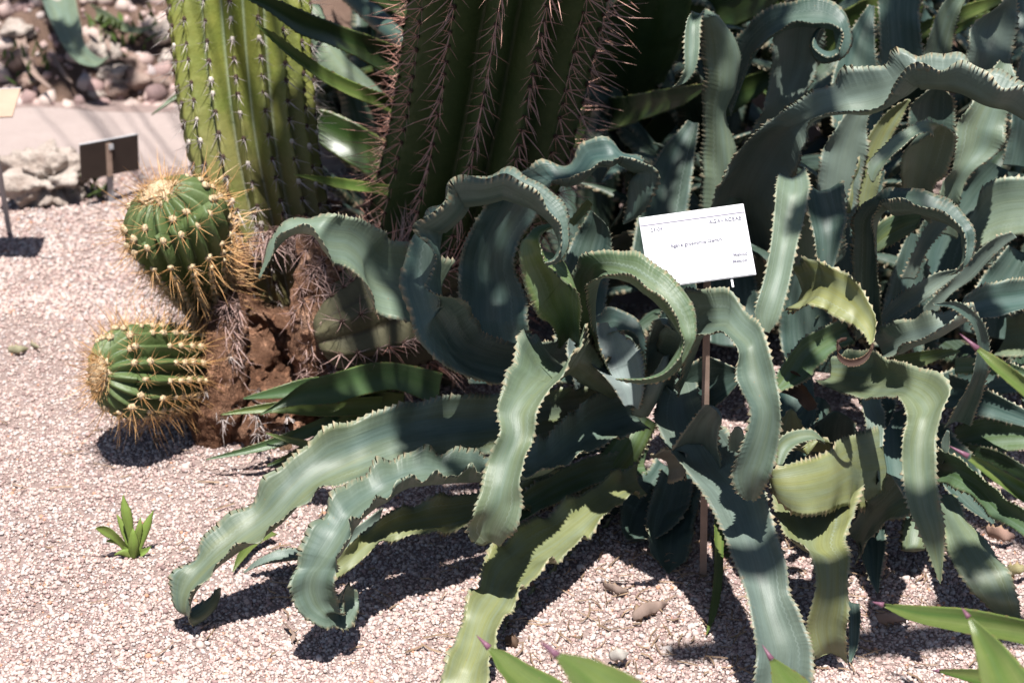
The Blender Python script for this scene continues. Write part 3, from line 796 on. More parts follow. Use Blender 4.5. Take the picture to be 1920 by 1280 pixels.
# heart leaves
LA([(1196, 770, 1172, 765, 2.70, 0), (1206, 735, 1138, 712, 2.685, 0), (1208, 695, 1105, 675, 2.69, 1), (1204, 660, 1092, 640, 2.71, 2), (1190, 645, 1104, 622, 2.73, 2), (1165, 627, 1124, 608, 2.745, 1), (1152, 614, 1140, 607, 2.75, 0)], (.26, .31, .30, 0), .50, ruf=.001)
LA([(1105, 650, 1110, 590, 2.78, 2), (1150, 620, 1145, 578, 2.76, 3), (1192, 632, 1195, 600, 2.75, 3), (1206, 665, 1214, 648, 2.75, 2), (1205, 705, 1222, 700, 2.76, 1), (1205, 760, 1215, 760, 2.78, 0)], BLUE, .25, tooth=.001)
LA([(1262, 735, 1212, 730, 2.76, 0), (1270, 685, 1212, 672, 2.73, 0), (1276, 648, 1216, 632, 2.70, 0), (1268, 622, 1226, 606, 2.68, 1), (1242, 607, 1228, 600, 2.67, 0)], GREY, .3)
LA([(1275, 770, 1265, 695, 2.80, 0), (1330, 768, 1325, 668, 2.75, 0), (1375, 730, 1368, 685, 2.73, 0), (1398, 702, 1394, 694, 2.72, 0)], DEEP, .2, tooth=.001)
LA([(1120, 700, 1040, 700, 2.88, 0), (1132, 600, 1042, 600, 2.90, 0), (1141, 520, 1056, 520, 2.91, 0), (1147, 470, 1070, 458, 2.91, 1), (1141, 428, 1098, 412, 2.90, 1), (1112, 398, 1106, 396, 2.90, 0)], DEEP, .25)
LA([(1075, 425, 1065, 418, 2.86, 0), (1098, 400, 1085, 392, 2.85, 0), (1110, 384, 1098, 376, 2.84, 0), (1104, 376, 1100, 374, 2.84, 0)], LGRN, .2)
LA([(1250, 905, 1215, 860, 2.75, -1), (1280, 900, 1235, 848, 2.70, 0), (1289, 880, 1262, 842, 2.66, 2), (1286, 852, 1280, 846, 2.65, 0)], (.22, .20, .17, 0), .3)
LA([(1400, 870, 1365, 850, 2.58, 0), (1398, 835, 1370, 815, 2.55, 0), (1392, 806, 1378, 800, 2.54, 0)], GREY, .25)
LA([(1135, 735, 1080, 730, 2.78, 0), (1128, 700, 1070, 690, 2.76, 0), (1112, 668, 1064, 655, 2.76, 1), (1092, 640, 1066, 632, 2.77, 0)], (.15, .19, .18, 0), .4)
LA([(1180, 770, 1225, 745, 2.74, 0), (1200, 735, 1245, 715, 2.70, 0), (1225, 700, 1258, 690, 2.68, 0), (1245, 668, 1255, 664, 2.67, 0)], (.12, .165, .15, .1), .3)
LA([(1060, 740, 1010, 720, 2.80, 0), (1040, 690, 985, 680, 2.78, 0), (1020, 655, 985, 645, 2.78, 0), (1002, 625, 994, 622, 2.79, 0)], BLUE, .35)
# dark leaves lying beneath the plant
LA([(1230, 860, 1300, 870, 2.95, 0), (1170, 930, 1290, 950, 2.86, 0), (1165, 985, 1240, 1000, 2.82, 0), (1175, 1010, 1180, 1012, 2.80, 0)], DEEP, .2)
LA([(1230, 800, 1170, 780, 2.95, 0), (1205, 850, 1140, 830, 2.93, 0), (1170, 900, 1110, 880, 2.92, 0), (1120, 960, 1100, 950, 2.90, 0)], LGRN[:3] + (.2,), .25)

ab = thing('agave', 'grey-green agave on the right with a long toothed leaf hanging over the gravel', 'agave', G(1650, 880))
LB = lambda S, colr, c=.25, **k: traced(ab, S, colr, c, **k)
# hanging leaf with the bowl-shaped bend
LB([(1530, 715, 1555, 668, 2.76, 3), (1590, 738, 1622, 654, 2.68, 4), (1645, 744, 1660, 672, 2.61, 4), (1678, 742, 1700, 684, 2.55, 3.5), (1692, 755, 1748, 694, 2.52, 2.5), (1699, 772, 1782, 728, 2.50, 1), (1700, 792, 1767, 768, 2.49, 0), (1692, 830, 1755, 825, 2.48, 0),
    (1694, 890, 1756, 885, 2.47, 0), (1704, 950, 1765, 950, 2.46, 0), (1728, 1005, 1771, 1000, 2.46, 0), (1748, 1055, 1768, 1055, 2.47, 0), (1762, 1092, 1763, 1093, 2.48, 0)], OLV, .26, ruf=.003)
# yellow cap leaf and the leaf under it
LB([(1640, 800, 1650, 960, 2.76, -2), (1602, 814, 1605, 955, 2.68, -2), (1577, 825, 1588, 947, 2.62, -2), (1540, 853, 1545, 962, 2.57, -2), (1490, 867, 1500, 966, 2.55, -1), (1455, 878, 1467, 945, 2.55, 0), (1442, 890, 1447, 902, 2.57, 0)], YEL, -.10, ruf=.004)
LB([(1466, 872, 1451, 874, 2.585, 0), (1480, 846, 1457, 830, 2.59, 0), (1502, 830, 1485, 808, 2.60, 1), (1532, 820, 1522, 806, 2.61, 1), (1551, 832, 1549, 826, 2.62, 0)], OLV, .30)
LB([(1560, 850, 1515, 850, 2.68, 0), (1556, 830, 1510, 838, 2.66, 0), (1540, 820, 1505, 842, 2.66, 0), (1525, 838, 1512, 852, 2.66, 0)], YEL, .1)
LB([(1445, 905, 1620, 915, 2.66, -1), (1450, 940, 1604, 945, 2.61, -1), (1459, 965, 1600, 968, 2.58, 0), (1475, 1003, 1586, 1005, 2.55, 0), (1518, 1028, 1594, 1043, 2.53, 0), (1530, 1080, 1590, 1080, 2.52, 0), (1524, 1130, 1591, 1130, 2.515, 0), (1513, 1175, 1586, 1180, 2.525, 0), (1520, 1212, 1586, 1215, 2.54, 0), (1532, 1234, 1588, 1238, 2.56, 1)],
   YEL[:3] + (.7,), .20, ruf=.004)
LB([(1590, 1120, 1612, 1130, 2.62, 0), (1592, 1170, 1613, 1165, 2.60, 0), (1592, 1215, 1608, 1210, 2.59, 0), (1592, 1242, 1596, 1242, 2.575, 0)], DEEP, .2, tooth=.002)
# yellow leaf with burnt curled tip
b4 = LB([(1478, 585, 1478, 500, 2.66, 3), (1490, 580, 1498, 490, 2.62, 3), (1518, 572, 1525, 487, 2.58, 2), (1550, 585, 1558, 500, 2.55, 1), (1580, 601, 1600, 522, 2.53, 0), (1604, 612, 1625, 562, 2.52, 0), (1620, 626, 1642, 600, 2.51, 0), (1630, 644, 1636, 640, 2.50, 0)], (.24, .26, .10, 1.0), .22, ruf=.006, wl=.05)
LB([(1600, 590, 1605, 640, 2.82, 0), (1550, 612, 1568, 657, 2.77, 0), (1510, 632, 1540, 682, 2.73, 0), (1480, 665, 1518, 706, 2.69, 0), (1458, 700, 1490, 722, 2.67, 0), (1448, 735, 1452, 738, 2.66, 0)], GRN, .28)
LB([(1625, 682, 1630, 625, 2.78, 4), (1660, 668, 1660, 612, 2.72, 4), (1700, 645, 1700, 595, 2.68, 4), (1745, 620, 1745, 586, 2.66, 4), (1785, 590, 1775, 578, 2.66, 4), (1825, 565, 1815, 556, 2.68, 4)], GREY[:3] + (.3,), .35)
LB([(1820, 800, 1770, 805, 2.75, 0), (1840, 735, 1805, 742, 2.70, 0), (1852, 692, 1822, 706, 2.67, 0), (1854, 640, 1833, 651, 2.65, 0), (1844, 605, 1825, 613, 2.63, 0), (1822, 580, 1810, 595, 2.62, 0), (1795, 567, 1785, 578, 2.61, 0), (1751, 570, 1752, 572, 2.60, 0)], BLUE, .25, ruf=.002)
LB([(1790, 605, 1808, 556, 2.75, 2), (1850, 595, 1855, 530, 2.76, 2), (1920, 580, 1920, 522, 2.78, 2), (1990, 560, 1990, 510, 2.80, 2)], BLUE, .3)
LB([(1710, 900, 1730, 835, 2.82, -1), (1765, 905, 1778, 850, 2.72, -1), (1815, 925, 1830, 885, 2.68, -2), (1858, 965, 1880, 930, 2.62, -2), (1905, 995, 1925, 960, 2.58, -1), (1960, 1030, 1970, 1010, 2.55, 0), (2000, 1060, 2002, 1058, 2.54, 0)], GRN[:3] + (.1,), .28)
LB([(1745, 930, 1790, 925, 2.76, 0), (1768, 985, 1818, 980, 2.70, 0), (1776, 1030, 1855, 1020, 2.66, 0), (1797, 1075, 1888, 1070, 2.63, 0), (1832, 1120, 1909, 1125, 2.62, 0), (1870, 1146, 1912, 1148, 2.64, 0), (1904, 1160, 1908, 1160, 2.65, 0)], OLV[:3] + (.3,), -.05)
LB([(1600, 1060, 1590, 1000, 2.76, 0), (1632, 1010, 1615, 955, 2.71, 0), (1664, 975, 1645, 925, 2.66, 1), (1697, 968, 1668, 890, 2.62, 1), (1700, 945, 1692, 930, 2.61, 0)], BLUE[:3] + (.3,), .25)
LB([(1760, 970, 1700, 935, 2.80, 0), (1745, 1005, 1690, 985, 2.75, 0), (1735, 1030, 1690, 1028, 2.73, 0), (1712, 1035, 1700, 1034, 2.73, 0)], OLV, .2)
LB([(1560, 945, 1560, 845, 2.78, 0), (1602, 947, 1600, 853, 2.75, 0), (1636, 922, 1640, 868, 2.73, 0), (1649, 902, 1648, 898, 2.72, 0)], DEEP, .2)
LB([(1605, 715, 1650, 735, 2.82, 0), (1623, 780, 1658, 778, 2.78, 0), (1628, 815, 1656, 812, 2.76, 0), (1650, 838, 1655, 836, 2.75, 0)], GREY, .2)
LB([(1515, 850, 1455, 850, 2.74, 0), (1506, 800, 1463, 795, 2.71, 0), (1487, 768, 1480, 767, 2.70, 0)], OLV, .2)
LB([(1600, 880, 1520, 860, 2.84, 0), (1605, 820, 1530, 800, 2.80, 0), (1600, 790, 1550, 778, 2.79, 0), (1575, 772, 1565, 770, 2.79, 0)], BLUE, .2)
LB([(1640, 640, 1640, 598, 2.86, 0), (1680, 597, 1682, 556, 2.84, 0), (1728, 567, 1718, 534, 2.82, 0), (1766, 538, 1755, 513, 2.81, 0), (1800, 512, 1795, 505, 2.80, 0)], GREY, .2)
LB([(1740, 612, 1728, 580, 2.87, 0), (1778, 556, 1763, 545, 2.85, 0), (1820, 527, 1800, 508, 2.83, 0), (1850, 494, 1832, 473, 2.81, 0), (1882, 462, 1866, 447, 2.79, 0), (1906, 446, 1896, 436, 2.78, 0)], GREY, .15)
LB([(1860, 668, 1885, 590, 2.95, 0), (1920, 668, 1925, 585, 2.92, 0), (1990, 650, 1990, 580, 2.9, 0)], OLV, .2)
LB([(1700, 780, 1700, 740, 2.95, 0), (1780, 760, 1790, 690, 2.92, 0), (1870, 740, 1880, 680, 2.9, 0), (1960, 730, 1960, 690, 2.9, 0)], BLUE, .2)
LB([(1790, 700, 1790, 670, 2.85, 0), (1850, 700, 1860, 672, 2.84, 0), (1915, 710, 1918, 690, 2.83, 0), (1960, 720, 1960, 715, 2.82, 0)], GRN, .2)
LB([(1680, 700, 1672, 668, 2.80, 0), (1725, 688, 1720, 660, 2.79, 0), (1770, 670, 1765, 655, 2.78, 0), (1800, 660, 1800, 657, 2.78, 0)], LGRN, .2)
LB([(1780, 860, 1790, 800, 2.92, 0), (1850, 850, 1860, 780, 2.90, 0), (1940, 840, 1945, 790, 2.88, 0)], GRN, .2)
LB([(1770, 870, 1772, 850, 2.76, 0), (1780, 840, 1765, 830, 2.75, 0), (1780, 808, 1775, 806, 2.74, 0)], GREY, .2, tooth=.001)
LB([(1640, 860, 1640, 800, 2.86, 0), (1690, 870, 1700, 815, 2.82, 0), (1735, 860, 1740, 835, 2.80, 0)], GRN, .2)

ac = thing('agave', 'tall grey agave at upper right with a broad arching toothed leaf', 'agave', G(1600, 700))
LC_ = lambda S, colr, c=.25, **k: traced(ac, S, colr, c, **k)
LC_([(1490, 520, 1330, 510, 3.06, -1), (1452, 410, 1332, 395, 2.98, 0), (1492, 325, 1372, 305, 2.91, 1), (1503, 275, 1428, 238, 2.86, 2), (1525, 222, 1495, 190, 2.83, 3), (1570, 205, 1560, 148, 2.80, 4), (1615, 213, 1600, 128, 2.78, 4), (1665, 177, 1650, 122, 2.76, 5),
     (1700, 134, 1690, 101, 2.74, 6), (1770, 118, 1750, 99, 2.72, 6), (1830, 124, 1815, 110, 2.70, 6), (1880, 148, 1870, 132, 2.69, 6), (1925, 174, 1922, 158, 2.69, 5), (1980, 230, 1985, 215, 2.70, 4), (2020, 320, 2030, 310, 2.72, 2), (2030, 400, 2032, 400, 2.73, 0)], GREY, .58, ruf=.006)
# pale strap hanging in front
LC_([(1472, 500, 1535, 500, 2.82, 0), (1464, 400, 1522, 400, 2.75, 0), (1463, 330, 1505, 322, 2.68, 0), (1456, 345, 1518, 345, 2.62, 0), (1452, 400, 1508, 405, 2.60, 0), (1446, 455, 1496, 450, 2.58, 0), (1436, 510, 1485, 505, 2.57, 0), (1423, 555, 1474, 555, 2.56, 0), (1416, 590, 1459, 600, 2.56, 0), (1434, 622, 1441, 624, 2.57, 0)], PALE[:3] + (.2,), .22, ruf=.002)
LC_([(1500, 480, 1585, 480, 2.85, 0), (1505, 360, 1582, 370, 2.78, 0), (1507, 330, 1576, 345, 2.72, 2), (1510, 370, 1588, 395, 2.70, 0), (1525, 430, 1580, 435, 2.69, 0), (1533, 485, 1569, 485, 2.69, 0), (1545, 530, 1552, 530, 2.69, 0)], DEEP, .25)
# dark ring leaf
LC_([(1655, 640, 1605, 640, 2.82, 0), (1644, 500, 1600, 480, 2.75, 2), (1632, 430, 1598, 410, 2.71, 4), (1645, 376, 1640, 362, 2.66, 5), (1680, 372, 1692, 352, 2.63, 5), (1715, 380, 1730, 355, 2.61, 4), (1755, 392, 1768, 373, 2.60, 4), (1785, 411, 1800, 395, 2.59, 3), (1806, 436, 1822, 425, 2.58, 2), (1813, 465, 1827, 455, 2.58, 2),
     (1807, 490, 1817, 490, 2.58, 1), (1790, 512, 1794, 512, 2.59, 0), (1775, 518, 1776, 518, 2.60, 0)], DEEP[:3] + (.2,), .36, ruf=.002)
# leaf with hooked end
LC_([(1745, 420, 1690, 410, 2.82, 0), (1748, 358, 1692, 348, 2.77, 0), (1775, 320, 1690, 312, 2.72, 0), (1792, 272, 1702, 280, 2.68, 1), (1786, 250, 1735, 264, 2.64, 2), (1762, 236, 1752, 258, 2.61, 2), (1735, 226, 1738, 246, 2.60, -1), (1703, 240, 1712, 256, 2.59, -2), (1660, 272, 1682, 285, 2.58, -2), (1630, 305, 1657, 312, 2.58, -1), (1629, 328, 1644, 330, 2.585, 0), (1635, 341, 1637, 342, 2.59, 0)], PALE, .22, ruf=.002)
LC_([(1795, 450, 1755, 440, 2.94, 0), (1800, 370, 1765, 352, 2.91, 0), (1825, 322, 1785, 320, 2.89, 0), (1873, 283, 1790, 280, 2.88, 0), (1885, 250, 1798, 230, 2.87, 0), (1893, 205, 1825, 190, 2.87, 0), (1908, 160, 1850, 145, 2.87, 0), (1898, 118, 1875, 113, 2.88, 0)], PALE, .2, ruf=.005)
LC_([(1600, 430, 1528, 415, 2.96, 0), (1612, 352, 1535, 322, 2.94, 0), (1626, 280, 1548, 272, 2.93, 0), (1627, 225, 1590, 210, 2.92, 0), (1652, 168, 1640, 163, 2.91, 0)], GREY, .22)
LC_([(1640, 400, 1585, 400, 2.95, 0), (1650, 335, 1600, 340, 2.94, 0), (1668, 272, 1622, 270, 2.93, 0), (1692, 218, 1662, 212, 2.92, 0), (1707, 188, 1702, 186, 2.91, 0)], YEL[:3] + (.8,), .2)
LC_([(1628, 480, 1632, 440, 2.82, 0), (1655, 465, 1660, 408, 2.80, 0), (1690, 447, 1690, 397, 2.78, 0), (1717, 428, 1724, 398, 2.77, 0), (1728, 404, 1729, 401, 2.77, 0)], GRN[:3] + (.5,), .15)
LC_([(1715, 525, 1690, 525, 2.92, 0), (1738, 470, 1718, 462, 2.90, 0), (1764, 436, 1742, 418, 2.88, 0), (1786, 414, 1764, 402, 2.87, 0), (1795, 395, 1790, 392, 2.87, 0)], GREY, .15)
LC_([(1800, 490, 1815, 410, 3.02, 0), (1855, 455, 1850, 345, 3.00, 0), (1920, 440, 1922, 332, 2.98, 0), (2000, 440, 2000, 345, 2.97, 0)], PALE, .15)
# ring at the top and the leaf behind it
LC_([(1365, 220, 1340, 190, 3.12, 2), (1400, 125, 1378, 85, 3.06, 3), (1440, 72, 1420, 32, 3.01, 4), (1490, 42, 1480, 2, 2.98, 5), (1545, 40, 1545, -5, 2.96, 5), (1575, 50, 1590, 25, 2.95, 4), (1585, 75, 1598, 70, 2.95, 4), (1575, 100, 1585, 108, 2.95, 3), (1552, 108, 1555, 119, 2.955, 3), (1530, 95, 1531, 114, 2.96, 3), (1525, 80, 1521, 85, 2.965, 2), (1535, 60, 1529, 62, 2.97, 1), (1548, 47, 1545, 47, 2.975, 0)], BLUE, .25, ruf=.002)
LC_([(1510, 280, 1400, 270, 3.14, 0), (1503, 195, 1430, 205, 3.11, 0), (1532, 130, 1445, 140, 3.09, 0), (1546, 70, 1450, 80, 3.06, 0), (1542, 20, 1468, 28, 3.03, 1), (1532, -20, 1488, -22, 2.99, 1), (1518, -50, 1512, -50, 2.97, 0)], GREY, .2)
# folded leaf with its tip hanging on the left
LC_([(1310, 440, 1405, 420, 3.06, 2), (1315, 330, 1388, 320, 3.03, 2), (1318, 252, 1373, 252, 3.01, 2), (1318, 202, 1357, 205, 2.99, 3), (1318, 150, 1375, 150, 2.97, 4), (1316, 92, 1383, 95, 2.95, 4), (1312, 50, 1362, 50, 2.92, 4), (1302, 24, 1326, 18, 2.88, 3), (1288, 40, 1313, 38, 2.85, 1), (1283, 90, 1311, 90, 2.84, 0), (1284, 130, 1303, 130, 2.84, 0), (1272, 156, 1286, 155, 2.85, 0), (1262, 165, 1264, 165, 2.86, 0)], PALE, .28, ruf=.003)
LC_([(1742, 150, 1652, 140, 3.02, 0), (1728, 80, 1650, 60, 3.01, 0), (1725, 20, 1648, 0, 3.00, 0), (1737, -40, 1660, -45, 3.00, 0), (1750, -120, 1720, -125, 3.0, 0)], BLUE, .2)
LC_([(1885, 170, 1800, 140, 3.00, 0), (1897, 110, 1816, 95, 2.98, 0), (1907, 50, 1822, 52, 2.98, 0), (1907, 0, 1878, 8, 2.97, 0), (1893, -32, 1888, -30, 2.97, 0)], GREY, .3)
LC_([(1790, 250, 1700, 250, 2.98, 0), (1790, 195, 1710, 200, 2.96, 0), (1778, 175, 1735, 172, 2.95, 0), (1758, 165, 1750, 164, 2.95, 0)], BLUE, .2)
LC_([(1780, 120, 1730, 110, 3.06, 0), (1788, 70, 1745, 60, 3.05, 0), (1800, 20, 1770, 5, 3.04, 0), (1830, -30, 1822, -35, 3.03, 0)], PALE, .2)
LC_([(1940, 320, 1880, 310, 3.0, 0), (1955, 230, 1895, 230, 2.98, 0), (1960, 150, 1905, 150, 2.97, 0), (1960, 80, 1925, 75, 2.96, 0)], BLUE, .2)
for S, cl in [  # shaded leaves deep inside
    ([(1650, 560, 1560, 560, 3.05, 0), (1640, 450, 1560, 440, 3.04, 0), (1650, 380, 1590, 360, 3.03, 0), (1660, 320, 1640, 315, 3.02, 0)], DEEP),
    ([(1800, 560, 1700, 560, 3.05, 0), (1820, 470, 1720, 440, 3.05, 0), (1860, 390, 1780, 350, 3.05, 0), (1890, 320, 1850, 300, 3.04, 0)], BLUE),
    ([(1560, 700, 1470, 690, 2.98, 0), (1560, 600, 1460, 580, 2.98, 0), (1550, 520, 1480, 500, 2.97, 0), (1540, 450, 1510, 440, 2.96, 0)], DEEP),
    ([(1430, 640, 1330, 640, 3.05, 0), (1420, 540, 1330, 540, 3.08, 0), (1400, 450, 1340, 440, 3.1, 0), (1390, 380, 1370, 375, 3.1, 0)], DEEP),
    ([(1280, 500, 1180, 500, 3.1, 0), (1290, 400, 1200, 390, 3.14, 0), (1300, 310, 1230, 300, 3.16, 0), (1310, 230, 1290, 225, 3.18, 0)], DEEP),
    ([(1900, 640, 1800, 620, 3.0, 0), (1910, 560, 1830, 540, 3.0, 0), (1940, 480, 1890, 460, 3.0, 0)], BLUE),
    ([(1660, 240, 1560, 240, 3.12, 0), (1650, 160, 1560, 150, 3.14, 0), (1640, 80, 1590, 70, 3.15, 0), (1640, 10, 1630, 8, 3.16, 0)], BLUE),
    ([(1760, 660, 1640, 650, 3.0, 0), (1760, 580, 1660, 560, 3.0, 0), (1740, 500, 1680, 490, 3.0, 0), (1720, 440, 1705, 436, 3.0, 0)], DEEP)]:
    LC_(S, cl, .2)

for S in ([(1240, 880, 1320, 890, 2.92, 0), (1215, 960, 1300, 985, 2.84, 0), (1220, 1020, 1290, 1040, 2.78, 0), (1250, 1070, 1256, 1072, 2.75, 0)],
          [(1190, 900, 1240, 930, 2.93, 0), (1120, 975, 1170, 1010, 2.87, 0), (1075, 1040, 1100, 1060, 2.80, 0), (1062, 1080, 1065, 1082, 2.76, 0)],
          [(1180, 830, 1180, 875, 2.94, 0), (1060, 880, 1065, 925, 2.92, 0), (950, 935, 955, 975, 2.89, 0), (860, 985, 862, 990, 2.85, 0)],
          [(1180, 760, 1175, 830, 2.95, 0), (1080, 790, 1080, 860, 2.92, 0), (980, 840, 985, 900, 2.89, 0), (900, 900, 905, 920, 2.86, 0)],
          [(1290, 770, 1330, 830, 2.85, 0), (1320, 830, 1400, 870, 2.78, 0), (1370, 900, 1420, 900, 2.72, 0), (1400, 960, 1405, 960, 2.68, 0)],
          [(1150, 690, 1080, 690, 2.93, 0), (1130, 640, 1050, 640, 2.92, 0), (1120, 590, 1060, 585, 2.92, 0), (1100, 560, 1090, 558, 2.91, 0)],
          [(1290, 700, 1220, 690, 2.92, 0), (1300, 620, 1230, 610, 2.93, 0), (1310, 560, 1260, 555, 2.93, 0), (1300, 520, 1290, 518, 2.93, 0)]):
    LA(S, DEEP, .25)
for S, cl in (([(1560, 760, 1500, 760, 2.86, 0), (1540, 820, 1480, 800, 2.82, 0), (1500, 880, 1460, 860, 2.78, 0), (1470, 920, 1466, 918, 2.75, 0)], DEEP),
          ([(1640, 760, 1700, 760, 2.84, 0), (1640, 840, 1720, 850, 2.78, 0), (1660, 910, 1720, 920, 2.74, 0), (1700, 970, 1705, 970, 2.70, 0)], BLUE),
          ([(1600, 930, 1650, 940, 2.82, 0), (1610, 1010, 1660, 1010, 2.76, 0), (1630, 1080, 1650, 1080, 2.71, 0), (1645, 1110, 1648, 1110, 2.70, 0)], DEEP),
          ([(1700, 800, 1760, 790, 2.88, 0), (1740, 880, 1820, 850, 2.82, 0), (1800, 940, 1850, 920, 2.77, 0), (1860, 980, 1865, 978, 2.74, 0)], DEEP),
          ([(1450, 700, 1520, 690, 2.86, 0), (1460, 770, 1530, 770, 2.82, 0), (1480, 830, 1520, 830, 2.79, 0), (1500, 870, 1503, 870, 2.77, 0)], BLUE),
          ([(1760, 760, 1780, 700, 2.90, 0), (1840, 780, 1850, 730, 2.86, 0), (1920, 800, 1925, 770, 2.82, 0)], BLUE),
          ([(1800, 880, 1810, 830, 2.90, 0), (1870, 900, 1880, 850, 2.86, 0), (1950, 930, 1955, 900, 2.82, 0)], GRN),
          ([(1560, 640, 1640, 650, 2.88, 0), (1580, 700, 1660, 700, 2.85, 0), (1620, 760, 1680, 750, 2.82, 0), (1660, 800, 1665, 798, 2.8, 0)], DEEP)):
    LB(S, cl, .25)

# ---- green agave growing behind and between the columns
gb = thing('green_agave', 'green sword-leaved agave behind the two column cacti', 'agave', G(900, 520))
LG = lambda S, colr, c=.2, **k: traced(gb, S, colr, c, mat=M_GREEN, **{**dict(tooth=.0016, pitch=.012, ruf=.001), **k})
LG([(900, 150, 890, 225, 3.42, -1), (745, 88, 730, 143, 3.2, -1), (640, 48, 640, 92, 3.06, -1), (570, 20, 560, 62, 3.00, -1), (500, -6, 500, 20, 2.96, 0), (438, -17, 438, -12, 2.93, 0)], DGRN)
LG([(860, 240, 850, 275, 3.35, -1), (735, 184, 725, 209, 3.12, -1), (640, 142, 638, 169, 3.03, -1), (570, 101, 560, 119, 2.98, -1), (515, 64, 512, 79, 2.95, 0), (479, 46, 480, 48, 2.93, 0)], LGRN, .3)
LG([(790, 355, 790, 380, 3.2, -1), (700, 344, 700, 363, 3.13, -1), (640, 334, 640, 353, 3.09, -1), (590, 329, 592, 339, 3.06, 0), (552, 326, 553, 328, 3.04, 0)], LGRN, .3)
LG([(600, 10, 560, 30, 3.52, 0), (640, 95, 588, 105, 3.48, 0), (682, 135, 618, 155, 3.45, 0), (735, 190, 700, 195, 3.42, 0), (800, 260, 780, 270, 3.5, 0)], PALE, .2)
LG([(680, -30, 630, -10, 3.6, 0), (720, 20, 690, 45, 3.55, 0), (770, 70, 750, 90, 3.5, 0), (840, 130, 820, 150, 3.5, 0)], BLUE, .2)
LG([(820, 330, 800, 420, 3.5, 0), (700, 250, 690, 330, 3.45, 0), (620, 210, 600, 270, 3.45, 0), (560, 200, 556, 215, 3.45, 0)], DGRN)
LG([(860, 20, 840, 80, 3.6, 0), (740, -40, 710, 10, 3.5, 0), (640, -70, 620, -40, 3.4, 0), (540, -100, 530, -95, 3.3, 0)], DGRN)
gr = thing('green_agave', 'dark green broad-leaved agave behind the middle cactus on its right', 'agave', G(1200, 420))
LR = lambda S, colr, c=.15, **k: traced(gr, S, colr, c, mat=M_GREEN, **{**dict(tooth=.0022, pitch=.011, ruf=.002), **k})
LR([(1130, 300, 1200, 300, 3.75, 0), (1100, 190, 1235, 175, 3.62, 0), (1100, 120, 1275, 100, 3.54, 0), (1110, 20, 1294, 20, 3.46, 0), (1150, -80, 1300, -80, 3.4, 0), (1200, -180, 1270, -180, 3.36, 0)], DGRN)
LR([(1220, 180, 1160, 130, 3.85, 0), (1300, 90, 1250, 10, 3.72, 0), (1370, 55, 1340, -40, 3.62, 0), (1440, 20, 1420, -70, 3.52, 0), (1520, -60, 1500, -120, 3.42, 0)], DGRN)
LR([(1000, 330, 1000, 250, 3.8, 0), (1120, 255, 1120, 190, 3.55, 0), (1180, 234, 1180, 180, 3.42, 0), (1240, 212, 1240, 168, 3.32, 0), (1290, 190, 1290, 161, 3.22, 0), (1333, 158, 1334, 156, 3.14, 0)], DGRN)
LR([(1080, 60, 1090, 0, 3.4, 0), (1150, 10, 1160, -60, 3.35, 0), (1230, -60, 1240, -110, 3.3, 0)], LGRN)
LR([(1540, 120, 1520, 60, 3.5, 0), (1620, 60, 1600, 10, 3.4, 0), (1690, 20, 1680, -25, 3.35, 0), (1760, -30, 1755, -40, 3.3, 0)], LGRN)
LR([(1590, 150, 1580, 110, 3.5, 0), (1660, 110, 1650, 70, 3.42, 0), (1740, 70, 1735, 40, 3.36, 0), (1830, 30, 1825, 5, 3.3, 0), (1910, -10, 1908, -14, 3.26, 0)], LGRN)
LR([(1560, 200, 1540, 160, 3.55, 0), (1640, 160, 1620, 110, 3.45, 0), (1720, 110, 1705, 80, 3.4, 0), (1800, 60, 1795, 45, 3.3, 0), (1860, 25, 1858, 22, 3.27, 0)], LGRN)
LR([(1170, 360, 1160, 300, 3.7, 0), (1240, 300, 1230, 220, 3.65, 0), (1330, 240, 1320, 170, 3.6, 0), (1420, 180, 1410, 140, 3.55, 0), (1480, 120, 1478, 116, 3.5, 0)], DGRN)

# ---- small green agave at the foot of the cacti
gs = thing('green_agave', 'small bright green agave with smooth pointed leaves at the foot of the cacti', 'agave', G(800, 820))
LS = lambda S, colr, c=.2, **k: traced(gs, S, colr, c, mat=M_GREEN, **{**dict(tooth=.0012, pitch=.009, ruf=.001), **k})
LS([(830, 700, 830, 770, 3.02, -1), (752, 681, 752, 732, 2.99, -1), (692, 681, 690, 738, 2.96, -1), (630, 698, 625, 757, 2.93, -1), (575, 715, 560, 760, 2.91, -1), (530, 746, 520, 766, 2.90, 0), (487, 776, 488, 778, 2.89, 0)], GRN[:3] + (.1,), .2)
LS([(740, 690, 740, 730, 3.03, 0), (650, 702, 650, 740, 3.0, 0), (575, 709, 580, 745, 2.97, 0), (510, 728, 518, 746, 2.95, 0), (457, 745, 458, 748, 2.93, 0)], GRN[:3] + (.1,), .2)
LS([(720, 742, 715, 778, 3.0, 0), (600, 748, 600, 780, 2.97, 0), (530, 752, 525, 774, 2.95, 0), (465, 763, 467, 775, 2.94, 0), (414, 776, 415, 778, 2.93, 0)], LGRN, .3)
LS([(760, 740, 760, 780, 3.03, 0), (650, 765, 655, 793, 3.0, 0), (565, 800, 574, 822, 2.98, 0), (480, 832, 488, 846, 2.97, 0), (386, 860, 387, 862, 2.97, 0)], GRN[:3] + (.1,), .3)
LS([(640, 838, 640, 850, 2.98, 0), (560, 822, 560, 836, 2.97, 0), (498, 811, 499, 813, 2.96, 0)], LGRN, .2)
LS([(760, 735, 760, 800, 3.02, 0), (690, 738, 680, 790, 3.0, 0), (630, 790, 640, 820, 2.99, 0), (590, 830, 592, 834, 2.99, 0)], LGRN, .2)
LS([(700, 770, 690, 830, 3.02, 0), (620, 800, 610, 850, 3.01, 0), (540, 850, 535, 870, 3.01, 0), (500, 872, 501, 874, 3.01, 0)], DGRN, .2)

